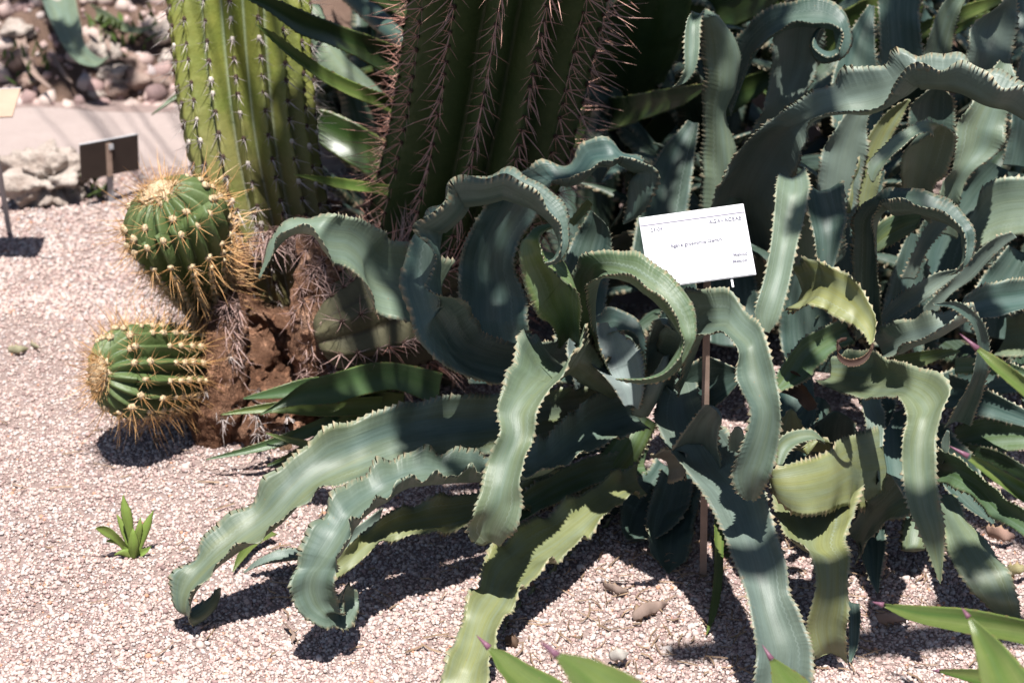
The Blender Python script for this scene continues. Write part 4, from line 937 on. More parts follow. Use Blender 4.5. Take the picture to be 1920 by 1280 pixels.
# ---- shoots low on the gravel
g1 = thing('green_shoot', 'thin green agave shoot standing in shade left of the lowest grey leaf', 'shoot', G(1345, 1120))
for S in ([(1338, 930, 1358, 930, 2.85, 0), (1339, 1010, 1356, 1020, 2.79, 0), (1339, 1080, 1355, 1085, 2.72, 0), (1331, 1145, 1344, 1145, 2.66, 0), (1324, 1189, 1325, 1190, 2.62, 0)],
          [(1352, 990, 1372, 985, 2.85, 0), (1356, 1070, 1380, 1065, 2.79, 0), (1352, 1110, 1368, 1110, 2.75, 0), (1350, 1135, 1352, 1136, 2.72, 0)]):
    traced(g1, S, LGRN, .2, mat=M_GREEN, tooth=.0012, pitch=.01, ruf=.001)
g2 = thing('green_shoot', 'small green shoot poking out under the long lower left leaf', 'shoot', G(470, 1050))
traced(g2, [(500, 985, 520, 1000, 2.82, 0), (465, 1015, 482, 1022, 2.80, 0), (445, 1040, 455, 1050, 2.77, 0), (435, 1071, 436, 1073, 2.755, 0)], LGRN, .2, mat=M_GREEN, tooth=.001, pitch=.01, ruf=.001)

# ---- foreground agaves, out of focus, purple-tipped
def fore(plant, S, tip, rad, colr=LGRN, c=.22):
    o = traced(plant, S, colr, c, mat=M_GREEN, tooth=.0010, pitch=.014, ruf=.0)
    q = S[-1]; a = P((q[0] + q[2]) / 2, (q[1] + q[3]) / 2, q[4] + .004); d2 = q[4] + .01
    s = spike(plant, a, P(tip[0], tip[1], d2), rad, M_TIP); s.parent = o
    s.name = 'terminal_spine'
M_TIP = plain('purple_spine', (.17, .075, .11), .4)
f1 = thing('green_agave', 'blurred green agave at the bottom edge with purple leaf tips', 'agave', (.12, 1.75, .03))
fore(f1, [(1290, 1460, 1010, 1460, 1.96, 0), (1062, 1282, 952, 1282, 2.08, 0), (992, 1243, 932, 1250, 2.11, 0), (947, 1218, 921, 1226, 2.13, 0), (920, 1211, 914, 1216, 2.14, 0)], (892, 1189), .0040)
fore(f1, [(1370, 1440, 1150, 1440, 1.62, 0), (1212, 1285, 1072, 1285, 1.72, 0), (1115, 1240, 1050, 1248, 1.76, 0), (1052, 1227, 1042, 1233, 1.78, 0)], (1010, 1199), .0045)
fore(f1, [(1620, 1420, 1460, 1420, 1.98, 0), (1517, 1282, 1448, 1284, 2.10, 0), (1480, 1252, 1446, 1256, 2.13, 0), (1451, 1233, 1443, 1238, 2.15, 0)], (1428, 1206), .0035)
f2 = thing('green_agave', 'green agave entering from the right edge with smooth purple-tipped leaves', 'agave', (.62, 1.85, .03))
fore(f2, [(2100, 1200, 2100, 1275, 2.06, -1), (1930, 1164, 1930, 1211, 2.14, -1), (1817, 1141, 1800, 1184, 2.20, -1), (1733, 1133, 1710, 1161, 2.24, -1), (1656, 1130, 1657, 1137, 2.28, 0)], (1633, 1127), .0035, c=.35)
fore(f2, [(2060, 1430, 1880, 1430, 1.80, 0), (1937, 1272, 1841, 1282, 1.92, 0), (1882, 1208, 1831, 1236, 1.96, 0), (1842, 1173, 1821, 1191, 1.99, 0), (1819, 1155, 1814, 1158, 2.00, 0)], (1802, 1137), .0032)
fore(f2, [(2040, 785, 2040, 850, 2.03, -1), (1920, 705, 1920, 743, 2.12, -1), (1870, 671, 1862, 693, 2.16, -1), (1836, 651, 1831, 657, 2.18, 0)], (1798, 624), .0036, c=.3)
fore(f2, [(2040, 985, 2040, 1040, 2.08, -1), (1920, 904, 1920, 943, 2.17, -1), (1866, 872, 1861, 898, 2.20, -1), (1819, 849, 1813, 861, 2.24, 0)], (1777, 834), .0036, c=.4)
fore(f2, [(2050, 1275, 2050, 1330, 2.2, -1), (1950, 1262, 1950, 1305, 2.26, -1), (1840, 1255, 1840, 1284, 2.34, -1), (1762, 1255, 1763, 1260, 2.40, 0)], (1745, 1256), .0030)

# ------------------------------------------------------------------ filler rosettes built in the round, added to darken the gaps
def rosette(plant, n, lmin, lmax, wid, el0, el1, cols, mat, tooth=.003, pitch=.009, az0=0., az1=6.283, droop=1.0, seed=1, c=.22, ruf=.004, curl=.0):
    r = random.Random(seed); base = np.array(plant.location)
    for i in range(n):
        az = az0 + (az1 - az0) * (i + r.uniform(-.35, .35)) / n
        el = r.uniform(el0, el1); L = r.uniform(lmin, lmax); w = wid * r.uniform(.8, 1.15)
        hd = np.array((math.cos(az), math.sin(az), 0)); side = np.array((-math.sin(az), math.cos(az), 0))
        p = base + hd * .02; K = []; e = el; m = 12; tw = r.uniform(-.5, .5)
        dr = droop * r.uniform(.5, 1.3)
        for k in range(m + 1):
            t = k / m
            dirv = hd * math.cos(e) + np.array((0, 0, math.sin(e)))
            nrm = -hd * math.sin(e) + np.array((0, 0, math.cos(e)))
            ww = w * (.62 + .38 * math.sin(min(1, t / .45) * 1.57)) * (1 - max(0, (t - .45) / .55) ** 1.7) + .001
            sd = side * math.cos(tw * t * 2) + nrm * math.sin(tw * t * 2)
            K.append(np.concatenate([p + sd * ww / 2, p - sd * ww / 2]))
            p = p + dirv * L / m
            e -= dr / m * (.4 + 1.6 * t) + curl * t * t / m
            if p[2] < .012: p[2] = .012; e = max(e, 0)
        ribbon('leaf', np.array(K), mat, plant, base, cols[i % len(cols)], c=c, tooth=tooth, pitch=pitch * 1.3, ruf=ruf, seed=seed * 100 + i, lod=1)

DK = (.034, .066, .054, .1); DK2 = (.026, .052, .030, .1)  # filler leaf colours, with the shade of the gaps put into them
FILL = [
    (-.24, 3.60, 16, .28, .46, .060, [DK2, DK], 'low filler agave tinted dark for shade in the gap between the two column cacti'),
    (-.30, 3.95, 14, .35, .50, .065, [DK2], 'filler agave tinted dark for shade further back in the gap between the two columns'),
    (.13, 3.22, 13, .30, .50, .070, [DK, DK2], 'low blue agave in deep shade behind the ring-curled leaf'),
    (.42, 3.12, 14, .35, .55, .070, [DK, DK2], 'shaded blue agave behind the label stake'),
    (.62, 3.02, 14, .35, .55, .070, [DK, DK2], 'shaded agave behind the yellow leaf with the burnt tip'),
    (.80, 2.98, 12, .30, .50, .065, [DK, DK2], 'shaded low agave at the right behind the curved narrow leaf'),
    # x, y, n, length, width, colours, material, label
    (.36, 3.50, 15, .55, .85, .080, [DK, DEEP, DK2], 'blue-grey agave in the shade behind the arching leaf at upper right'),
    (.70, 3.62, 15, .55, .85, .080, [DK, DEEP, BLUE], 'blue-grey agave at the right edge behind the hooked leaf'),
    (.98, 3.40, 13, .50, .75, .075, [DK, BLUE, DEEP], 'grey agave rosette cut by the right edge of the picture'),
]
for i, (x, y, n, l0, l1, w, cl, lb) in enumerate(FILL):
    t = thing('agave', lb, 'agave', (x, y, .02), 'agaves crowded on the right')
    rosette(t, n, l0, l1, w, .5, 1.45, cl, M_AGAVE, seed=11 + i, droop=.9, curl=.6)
FILLG = [
    (.10, 4.10, 20, .7, 1.0, .10, 'deep green agave filling the dark gap right of the middle cactus'),
    (.62, 4.25, 20, .7, 1.0, .10, 'deep green agave behind the blue-grey ones at the top right'),
    (1.10, 4.10, 18, .7, 1.0, .10, 'deep green agave beyond the right-hand rosettes'),
    (-.22, 4.15, 16, .45, .68, .08, 'deep green agave behind the gap between the two column cacti'),
]
for i, (x, y, n, l0, l1, w, lb) in enumerate(FILLG):
    t = thing('green_agave', lb, 'agave', (x, y, .05), 'deep green agaves in the background')
    rosette(t, n, l0, l1, w, .35, 1.45, [DGRN, DGRN, GRN, DGRN], M_GREEN, tooth=.002, pitch=.014, seed=31 + i, droop=.8)

# ------------------------------------------------------------------ left background planting
bl = thing('agave', 'grey-green agave with broad drooping leaves on the bank at upper left', 'agave', on_bank(110, 20))
for S, cl in [([(40, -120, 130, -120, 4.95, 0), (62, -50, 136, -50, 4.78, 0), (82, 10, 143, 5, 4.64, 0), (103, 58, 152, 48, 4.57, 0), (124, 96, 160, 84, 4.52, 0), (150, 120, 182, 108, 4.49, 0), (178, 127, 198, 108, 4.48, 0), (203, 108, 206, 100, 4.48, 0)], PALE[:3] + (.3,)),
              ([(80, 15, 85, -20, 4.85, 0), (140, 38, 145, 3, 4.72, 0), (185, 40, 190, 16, 4.66, 0), (225, 57, 232, 42, 4.62, 0), (260, 62, 263, 51, 4.60, 0), (298, 45, 300, 42, 4.60, 0)], OLV),
              ([(100, -40, 130, -40, 4.9, 0), (110, 0, 136, 0, 4.75, 0), (118, 30, 140, 30, 4.68, 0), (130, 55, 133, 55, 4.64, 0)], BLUE)]:
    traced(bl, S, cl, .15, tooth=.0, pitch=.012, ruf=.003)
for S, lb in [([(28, 70, 48, 68, 4.62, 0), (40, 108, 54, 104, 4.56, 0), (62, 142, 72, 138, 4.52, 0), (95, 168, 97, 163, 4.50, 0)], 'long tan dry leaf hanging down the bank at far left'),
              ([(82, 85, 92, 83, 4.66, 0), (102, 118, 111, 115, 4.60, 0), (117, 142, 124, 137, 4.56, 0), (134, 156, 135, 152, 4.54, 0)], 'pale dry strip right of the long tan dry leaf'),
              ([(165, 48, 175, 42, 4.68, 0), (188, 62, 195, 55, 4.64, 0), (200, 85, 207, 82, 4.6, 0), (205, 105, 208, 104, 4.58, 0)], 'thin grey dry strip curling beside the drooping leaf on the bank')]:
    t = thing('dry_leaf', lb, 'dry leaf', P(S[-1][0], S[-1][1], S[-1][4]), 'dry leaves on the bank')
    traced(t, S, DEAD, .2, mat=M_DRY, tooth=0, pitch=.012)
def sprig(label, px, py, n, size, colr, seed, spread=.07):
    q = on_bank(px, py) if py < 200 else G(px, py)
    t = thing('small_plant', label, 'plant', q); r = random.Random(seed)
    for i in range(n):
        a = r.random() * 6.283; e = r.uniform(.3, 1.4); L = size * r.uniform(.6, 1.2)
        st = np.array(q) + np.array((r.uniform(-spread, spread), r.uniform(-spread, spread) * .5, r.uniform(0, spread * 1.2)))
        d = np.array((math.cos(a) * math.cos(e), math.sin(a) * math.cos(e), math.sin(e))); s = np.cross(d, (0.1, .2, 1)); s /= np.linalg.norm(s)
        K = [np.concatenate([st + d * L * f + s * w * L, st + d * L * f - s * w * L]) for f, w in ((0, .04), (.35, .16), (.7, .13), (1, .01))]
        ribbon('leaf', np.array(K), M_WEED, t, q, colr, c=.1, tooth=0, pitch=.006, ruf=0, th=.0008)
    return t
sprig('loose green sprigs growing on the bank between pale rocks', 235, 108, 60, .035, (.10, .18, .04, .3), 3, .075)
sprig('small green plant right of the pitted limestone rock', 168, 375, 30, .040, (.07, .12, .035, .2), 4, .045)
sprig('tuft of green leaves behind the tan sign at far left', 30, 165, 26, .035, (.08, .16, .04, .2), 5, .07)
for i, (x, y, lb) in enumerate([(-1.45, 5.95, 'dark shaded agave on top of the bank at far left'), (-.95, 5.95, 'dark shaded agave on top of the bank beside the left cactus')]):
    t = thing('green_agave', lb, 'agave', (x, y, bank_height(x, y)), 'shaded agaves on top of the bank')
    rosette(t, 20, .35, .55, .09, .2, 1.4, [DGRN, DGRN], M_GREEN, tooth=0, pitch=.02, seed=61 + i, droop=1.0)

# ------------------------------------------------------------------ rotted cactus base
def rot_mat():
    m = N('rotted_cactus'); tc = m.new('ShaderNodeTexCoord'); o = tc.outputs['Object']
    f = m.noise(o, 13, 7, .7); g = m.noise(m.map(o, (1, 1, .25)), 75, 5, .7); h = m.noise(o, 5, 2)
    cl = m.ramp(f, [(.32, (.05, .022, .013)), (.43, (.24, .11, .06)), (.55, (.44, .235, .145)), (.75, (.54, .37, .28))])
    cl = m.mix(m.math('MULTIPLY', g, .45), cl, (.34, .20, .14))
    cl = m.mix(m.math('MULTIPLY_ADD', h, 4.0, -2.3, clamp=True), cl, (.20, .19, .10))
    ck = m.math('ABSOLUTE', m.math('MULTIPLY_ADD', m.noise(m.map(o, (1, 1, .3)), 42, 6, .75), 2.0, -1.0))     # fibrous ridges
    ck = m.math('MULTIPLY_ADD', ck, -5.0, 1.0, clamp=True)
    cl = m.mix(m.math('MULTIPLY', ck, .45), cl, (.06, .03, .02))
    m.set(cl, .92, .1); m.bump(m.math('SUBTRACT', m.math('ADD', f, g), m.math('MULTIPLY', ck, .35)), 1.0, .014); return m.m
M_ROT = rot_mat()
st = thing('rotted_stump', 'brown rotted cactus stump with a dark hollow, between the round heads and the columns', 'stump', G(520, 815))
def rotten(rows, holes, nt=120, nz=130, amp=.30, seed=0):
    A = catmull(np.array(axis_px(rows)), nz); V = []
    for k in range(nz):
        for j in range(nt):
            a = 6.283 * j / nt
            d = np.array((math.cos(a), math.sin(a), 0)); p0 = A[k, :3]
            v = Vector(p0 + d * A[k, 3]) * 1.0
            h = 1 + amp * mnoise.fractal(v * 11 + Vector((seed, 0, 0)), .9, 2.1, 5) + .20 * mnoise.fractal(v * 38, .8, 2, 3) + .07 * mnoise.noise(v * 130) - .10 * max(0, .25 - abs(mnoise.noise(v * 24)))
            p = p0 + d * A[k, 3] * h
            for hx, hy, hd, hr, dep in holes:
                c = P(hx, hy, hd); q = p - c; ax = AX_F
                al = np.dot(q, ax); pr = np.linalg.norm(q - ax * al)
                if pr < hr and np.dot(p - p0, -AX_F) > 0: p = p + ax * dep * (1 - (pr / hr) ** 2) ** .6
            V.append(p)
    V = np.array(V)
    i = np.arange(nz - 1)[:, None] * nt; j = np.arange(nt)[None]; j2 = (j + 1) % nt
    return V, np.stack([i + j, i + j2, i + nt + j2, i + nt + j], -1).reshape(-1, 4)
V, Fc = rotten([(495, 860, 3.12, .066), (485, 800, 3.15, .082), (482, 720, 3.16, .092), (490, 640, 3.18, .098), (505, 560, 3.20, .104), (525, 470, 3.23, .096), (540, 390, 3.27, .070)],
               [(512, 525, 3.11, .050, .17), (436, 690, 3.08, .022, .04), (472, 612, 3.09, .018, .03), (520, 690, 3.08, .02, .025)], amp=.42, seed=3)
mesh_obj('rotten_core', V, Fc, M_ROT, st, True, st.location)
V, Fc = rotten([(585, 700, 3.10, .030), (588, 620, 3.08, .036), (595, 540, 3.08, .034), (592, 470, 3.10, .030), (575, 425, 3.12, .022), (560, 405, 3.13, .006)], [(575, 560, 3.05, .015, .015)], 70, 90, .35, 9)
mesh_obj('fibrous_bark', V, Fc, M_ROT, st, True, st.location)
V, Fc = rotten([(400, 830, 3.10, .030), (408, 760, 3.08, .042), (418, 680, 3.07, .040), (425, 600, 3.08, .032), (440, 545, 3.10, .010)], [], 60, 70, .25, 15)
bs = mesh_obj('dead_branch_base', V, Fc, M_ROT, st, True, st.location)
SPO = [spine_cluster('spines', 7, 3, .028, .055, .0007, M_SP_OLD, 70 + i, .2, 1.0) for i in range(8)]
SPW = [spine_cluster('spines', 6, 2, .022, .040, .0007, M_SP_GREY, 90 + i, .5, .95) for i in range(6)]
def scatter_spines(parent, n, boxes, dd, seed, meshes):
    r = random.Random(seed)
    for i in range(n):
        x0, y0, x1, y1, d = r.choice(boxes)
        p = P(r.uniform(x0, x1), r.uniform(y0, y1), d + r.uniform(-dd, dd))
        z = Vector((r.uniform(-.7, .7), -1, r.uniform(-.5, .6))).normalized()
        M = z.to_track_quat('Z', 'Y').to_matrix().to_4x4(); M.translation = Vector(p) - parent.location
        a = bpy.data.objects.new('areole', r.choice(A_D)); col.objects.link(a); a.parent = parent; a.matrix_local = M
        c = bpy.data.objects.new('spine_cluster', r.choice(meshes)); col.objects.link(c); c.parent = a; c['kind'] = 'stuff'
scatter_spines(st, 120, [(555, 430, 625, 660, 3.06), (560, 640, 640, 720, 3.08), (420, 560, 450, 700, 3.06), (480, 420, 560, 470, 3.14)], .012, 5, SPO)
scatter_spines(st, 26, [(380, 600, 440, 800, 3.045), (460, 730, 540, 830, 3.02), (400, 390, 500, 460, 3.14)], .012, 6, SPW)
# low arm of the middle cactus reaching left
_, sfa, La = sweep_cactus(kc, axis_px([(850, 500, 3.28, .105), (780, 555, 3.18, .102), (710, 595, 3.10, .092), (650, 620, 3.06, .075), (612, 632, 3.05, .050), (594, 638, 3.05, .012)]), 8, .24, M_CAC_A, 1.0, 0, 90, 12, .25, name='arm', low=.1)
add_areoles(kc, sfa, 8, La, .015, A_D, SPO + SPC[:3], -.35, .03, La * .95, scale=1.1)

# ------------------------------------------------------------------ labels
M_ALU = plain('label_aluminium', (.55, .55, .57), .35, .5, .08, 200, .05)
M_CARD = plain('label_card', (.66, .66, .67), .5, .4, .02, 40, 0)
M_INK = plain('label_ink', (.20, .19, .24), .7, .2, .02, 40, 0)
M_LINE = plain('label_rule', (.18, .16, .22), .6, .3, .02, 40, 0)
M_BACK = plain('label_back', (.035, .024, .020), .55, .3, .1, 30, .05)
M_TAN = plain('label_tan', (.42, .29, .215), .6, .3, .08, 30, .05)
M_STAKE = plain('stake_wood', (.30, .21, .165), .6, .3, .2, 40, .1)
M_STEEL = plain('stake_steel', (.30, .29, .30), .45, .5, .1, 60, .05)

def box_on(frame, x0, x1, y0, y1, z0, z1, mat, name, parent, bevel=0.0):
    """box in a local frame (origin, ex, ey, ez)"""
    o, ex, ey, ez = frame
    V = [o + ex * x + ey * y + ez * z for x, y, z in ((x0, y0, z0), (x1, y0, z0), (x1, y1, z0), (x0, y1, z0), (x0, y0, z1), (x1, y0, z1), (x1, y1, z1), (x0, y1, z1))]
    F4 = [[3, 2, 1, 0], [4, 5, 6, 7], [0, 1, 5, 4], [1, 2, 6, 5], [2, 3, 7, 6], [3, 0, 4, 7]]
    ob = mesh_obj(name, V, F4, mat, parent, False, parent.location)
    if bevel:
        b = ob.modifiers.new('bevel', 'BEVEL'); b.width = bevel; b.segments = 2
    return ob
def frame_from(TL, TR, BL):
    ex = TR - TL; w = np.linalg.norm(ex); ex = ex / w
    ey = TL - BL; ey = ey - ex * np.dot(ey, ex); h = np.linalg.norm(ey); ey = ey / h
    return (TL, ex, ey, np.cross(ex, ey)), w, h
def text_on(frame, s, x, y, size, mat, parent, align='LEFT'):
    o, ex, ey, ez = frame
    cu = bpy.data.curves.new('lettering', 'FONT'); cu.body = s; cu.size = size; cu.align_x = align
    cu.offset = .00010; cu.extrude = .0002; cu.materials.append(mat)
    tmp = bpy.data.objects.new('tmp', cu); col.objects.link(tmp)
    dg = bpy.context.evaluated_depsgraph_get(); me = bpy.data.meshes.new_from_object(tmp.evaluated_get(dg))
    bpy.data.objects.remove(tmp); me.name = 'lettering'
    ob = bpy.data.objects.new('lettering', me); col.objects.link(ob)
    M = Matrix((ex, ey, ez)).transposed().to_4x4(); M.translation = Vector(o + ex * x + ey * y + ez * .0027)
    ob.parent = parent; ob.matrix_local = Matrix.Translation(-parent.location) @ M
    return ob
def tube(parent, a, b, r, mat, name, sq=None):
    a, b = np.asarray(a), np.asarray(b); t = (b - a) / np.linalg.norm(b - a)
    u = np.cross(t, AX_F); u /= np.linalg.norm(u); v = np.cross(t, u)
    rx, ry = (r, r) if sq is None else sq
    k = 10 if sq is None else 4; V = []
    for p in (a, b):
        for i in range(k):
            an = 6.283 * (i + .5) / k
            V.append(p + u * rx * math.cos(an) * (1 if sq is None else 1.414) + v * ry * math.sin(an) * (1 if sq is None else 1.414))
    F4 = [[i, (i + 1) % k, k + (i + 1) % k, k + i] for i in range(k)] + [list(range(k))[::-1], list(range(k, 2 * k))]
    return mesh_obj(name, V, F4, mat, parent, sq is None, parent.location)

lab = thing('plant_label', 'white rectangular plant label on a stake in front of the agaves', 'plant label', G(1318, 1096))
fr, w, h = frame_from(P(1197, 409, 2.560), P(1394, 382, 2.560), P(1216, 543, 2.528))
box_on(fr, 0, w, -h, 0, -.0015, .0010, M_ALU, 'holder', lab, .0008)
box_on(fr, .001, w - .001, -.0115, -.0006, .0011, .0024, M_CARD, 'header_strip', lab, .0004)
pl = box_on(fr, .0012, w - .002, -h + .001, -.0129, .0011, .0019, M_CARD, 'card', lab, .0003)
box_on(fr, .0012, w - .0012, -.0128, -.0116, .0011, .0024, M_LINE, 'rule_line', lab)
text_on(fr, 'AGAVACEAE', w - .006, -.0215, .0072, M_INK, lab, 'RIGHT')
text_on(fr, '125-04', .009, -.0215, .0066, M_INK, lab)
text_on(fr, 'Agave gypsophila Gentry', .033, -.0460, .0066, M_INK, lab)
text_on(fr, 'Mexico', w - .006, -.0690, .0062, M_INK, lab, 'RIGHT')
text_on(fr, 'Mexico', w - .008, -.0775, .0062, M_INK, lab, 'RIGHT')
sb = fr[0] + fr[1] * w * .60 - fr[2] * (h * .5) - fr[3] * .004
tube(lab, G(1318, 1100, -.02), sb, .005, M_STAKE, 'stake', (.0046, .0022))
box_on(fr, w * .60 - .008, w * .60 + .008, -h + .004, -h * .45, -.0045, -.0016, M_ALU, 'bracket', lab)
box_on(fr, w - .032, w - .0295, -h - .011, -h + .01, -.004, -.0017, M_ALU, 'clip', lab)

far = thing('plant_label', 'dark plant label seen from behind, near the path above the upper round cactus head', 'plant label', G(212, 398))
fr, w, h = frame_from(P(149, 272, 3.90), P(258, 252, 3.98), P(151, 339, 3.925))
box_on(fr, 0, w, -h, 0, -.0015, .0015, M_BACK, 'plate', far, .0006)
box_on(fr, -.0005, w + .0005, .0001, .0016, -.002, .002, M_ALU, 'top_edge', far)
box_on(fr, w * .435, w * .52, -h * 1.02, -.006, .0016, .0052, M_STAKE, 'bracket', far)
box_on(fr, w * .47, w * .54, -.018, -.008, .0053, .0075, M_ALU, 'clip', far)
tube(far, G(212, 402, -.02), fr[0] + fr[1] * w * .5 - fr[2] * h * .9 - fr[3] * .004, .005, M_STEEL, 'stake', (.0055, .003))

tl = thing('plant_label', 'tan plant label cut by the left edge on a leaning steel stake', 'plant label', G(22, 458))
fr, w, h = frame_from(P(-75, 172, 3.60), P(39, 167, 3.60), P(-78, 224, 3.53))
box_on(fr, 0, w, -h, 0, -.0015, .0015, M_TAN, 'plate', tl, .0006)
box_on(fr, -.0005, w + .0005, .0001, .0016, -.002, .002, M_ALU, 'top_edge', tl)
tube(tl, G(22, 460, -.02), fr[0] + fr[1] * w * .55 - fr[2] * h * .6 - fr[3] * .005, .005, M_STEEL, 'stake', (.0042, .003))

# ------------------------------------------------------------------ weed and litter on the gravel
wd_ = thing('weed', 'small bright green weed growing alone in the gravel at lower left', 'weed', G(250, 1048))
WG = (.30, .44, .09, .5)
for S in ([(246, 1046, 252, 1046, 2.795, 0), (240, 1005, 250, 1002, 2.785, 0), (229, 965, 245, 962, 2.775, 0), (228, 945, 238, 945, 2.772, 0), (230, 928, 231, 928, 2.77, 0)],
          [(250, 1040, 246, 1046, 2.79, 0), (226, 1010, 216, 1016, 2.765, 0), (206, 992, 196, 1003, 2.755, 0), (190, 987, 184, 994, 2.75, 0), (180, 990, 180, 992, 2.748, 0)],
          [(241, 1030, 248, 1030, 2.80, 0), (229, 1000, 240, 998, 2.80, 0), (222, 978, 229, 975, 2.80, 0), (219, 964, 220, 964, 2.80, 0)],
          [(252, 1044, 258, 1046, 2.795, 0), (258, 1015, 270, 1016, 2.79, 0), (266, 988, 281, 988, 2.785, 0), (277, 970, 285, 970, 2.782, 0), (287, 957, 288, 957, 2.78, 0)],
          [(250, 1048, 250, 1040, 2.79, 0), (238, 1043, 240, 1030, 2.785, 0), (224, 1038, 226, 1031, 2.78, 0), (214, 1040, 215, 1038, 2.78, 0)],
          [(256, 1046, 256, 1038, 2.795, 0), (266, 1042, 268, 1030, 2.79, 0), (277, 1034, 279, 1026, 2.79, 0), (284, 1024, 285, 1023, 2.79, 0)],
          [(248, 1046, 254, 1046, 2.79, 0), (250, 1015, 262, 1014, 2.785, 0), (256, 990, 266, 988, 2.78, 0), (263, 970, 264, 969, 2.78, 0)],
          [(244, 1046, 250, 1046, 2.79, 0), (226, 1022, 232, 1016, 2.78, 0), (210, 1016, 214, 1008, 2.775, 0), (198, 1014, 199, 1012, 2.77, 0)],
          [(246, 1046, 254, 1046, 2.785, 0), (242, 1022, 258, 1020, 2.775, 0), (245, 1000, 254, 998, 2.77, 0), (249, 990, 250, 990, 2.77, 0)]):
    S = [((q[0] * 1.12 - q[2] * .12), (q[1] * 1.12 - q[3] * .12), (q[2] * 1.12 - q[0] * .12), (q[3] * 1.12 - q[1] * .12), *q[4:]) for q in S]
    traced(wd_, S, WG, .15, mat=M_WEED, tooth=.0006, pitch=.006, ruf=.0004, th=.0009)

LITTER = [
    ([(1185, 1150, 1188, 1164), (1205, 1132, 1212, 1154), (1232, 1126, 1238, 1144), (1250, 1128, 1252, 1132)], DEAD, 'curled pinkish dry leaf on the gravel below the agave'),
    ([(1140, 1225, 1145, 1238), (1160, 1215, 1168, 1236), (1178, 1222, 1178, 1226)], (.55, .50, .45, 0), 'small whitish leaf scrap on the gravel at the bottom'),
    ([(945, 1195, 952, 1215), (962, 1190, 968, 1212), (972, 1196, 974, 1200)], BROWN, 'small brown curled scrap beside the lowest yellow leaf'),
    ([(1130, 1092, 1135, 1104), (1155, 1097, 1158, 1112), (1178, 1105, 1179, 1108)], DEAD, 'flat dry leaf scrap in the shade under the agave'),
    ([(1850, 985, 1858, 1005), (1880, 990, 1884, 1012), (1902, 1002, 1903, 1006)], (.40, .25, .2, 0), 'pinkish dry scrap on the gravel at the right edge'),
    ([(1888, 1060, 1892, 1078), (1910, 1058, 1914, 1074), (1925, 1062, 1926, 1064)], (.42, .36, .2, .3), 'yellowish dry scrap near the right edge below the dark leaf'),
    ([(15, 650, 18, 662), (35, 648, 38, 660), (50, 652, 51, 655)], (.42, .38, .26, .3), 'pale dry leaf on the gravel at the far left'),
    ([(60, 640, 62, 650), (75, 648, 76, 652)], (.42, .38, .26, .3), 'tiny pale dry leaf beside the pale one at far left'),
    ([(1640, 1150, 1650, 1168), (1680, 1148, 1688, 1165), (1712, 1152, 1713, 1155)], DEAD, 'dry leaf lying under the long purple-tipped blade'),
    ([(530, 1165, 536, 1170), (548, 1185, 553, 1188), (546, 1205, 548, 1206)], DEAD, 'tiny dry twig-like leaf left of the curled leaf end'),
    ([(1640, 1075, 1655, 1080), (1650, 1040, 1662, 1045), (1645, 1010, 1650, 1012)], DEAD, 'dry strip among roots under the right agave'),
]
for S, cl, lb in LITTER:
    t = thing('dry_leaf', lb, 'dry leaf', G(S[0][0], S[0][1]), 'dry leaf litter on the gravel')
    S2 = [q + (ground_depth((q[1] + q[3]) / 2, .010 + .008 * (i % 2)),) for i, q in enumerate(S)]
    traced(t, S2, cl, .14, mat=M_DRY, tooth=.0045, pitch=.010, ruf=.003, wl=.03, th=.0005)
# rusty dead leaf bits in the heart of the right agave
rd = thing('dry_leaf', 'rusty crumpled dead leaf in the dark gap right of the hanging agave leaf', 'dry leaf', P(1480, 725, 2.8), 'dry leaf litter on the gravel')
for S in ([(1462, 735, 1470, 705, 2.72, 0), (1490, 745, 1498, 712, 2.70, 0), (1515, 770, 1525, 745, 2.69, 0), (1530, 765, 1532, 760, 2.69, 0)],
          [(1465, 715, 1462, 700, 2.70, 0), (1485, 712, 1488, 695, 2.69, 0), (1505, 722, 1508, 710, 2.69, 0)]):
    traced(rd, S, (.15, .085, .055, 0), .35, mat=M_DRY, tooth=0, pitch=.004, ruf=.008, wl=.02, th=.001)
# fine straw and twigs lying on the gravel
SV, SF = [], []
rs = random.Random(12)
for i in range(520):
    if i < 380: px, py = rs.gauss(1250, 330), rs.uniform(960, 1270)
    else: px, py = rs.uniform(-20, 1900), rs.uniform(560, 1290)
    q = G(px, py); a = rs.random() * 3.14; L = rs.uniform(.008, .035); wv = rs.uniform(.0005, .0012)
    z0 = float(gz(q[0], q[1])) + .005
    d = np.array((math.cos(a), math.sin(a), rs.uniform(-.1, .12))) * L; n_ = np.array((-math.sin(a), math.cos(a), 0)) * wv; up = np.array((0, 0, wv))
    c0 = np.array((q[0], q[1], z0)); mid = c0 + d * .5 + n_ * rs.uniform(-4, 4); b = len(SV)
    for p in (c0, mid, c0 + d): SV += [p + n_, p - n_, p + up * 1.6]
    for k in (0, 3):
        for j in range(3): SF.append([b + k + j, b + k + (j + 1) % 3, b + k + 3 + (j + 1) % 3, b + k + 3 + j])
straw = mesh_obj('straw', SV, SF, plain('straw', (.26, .18, .12), .85, .1, .5, 30, 0), None, False)
tag(straw, 'fine dry straw and twigs scattered over the gravel', 'straw', kind='stuff')
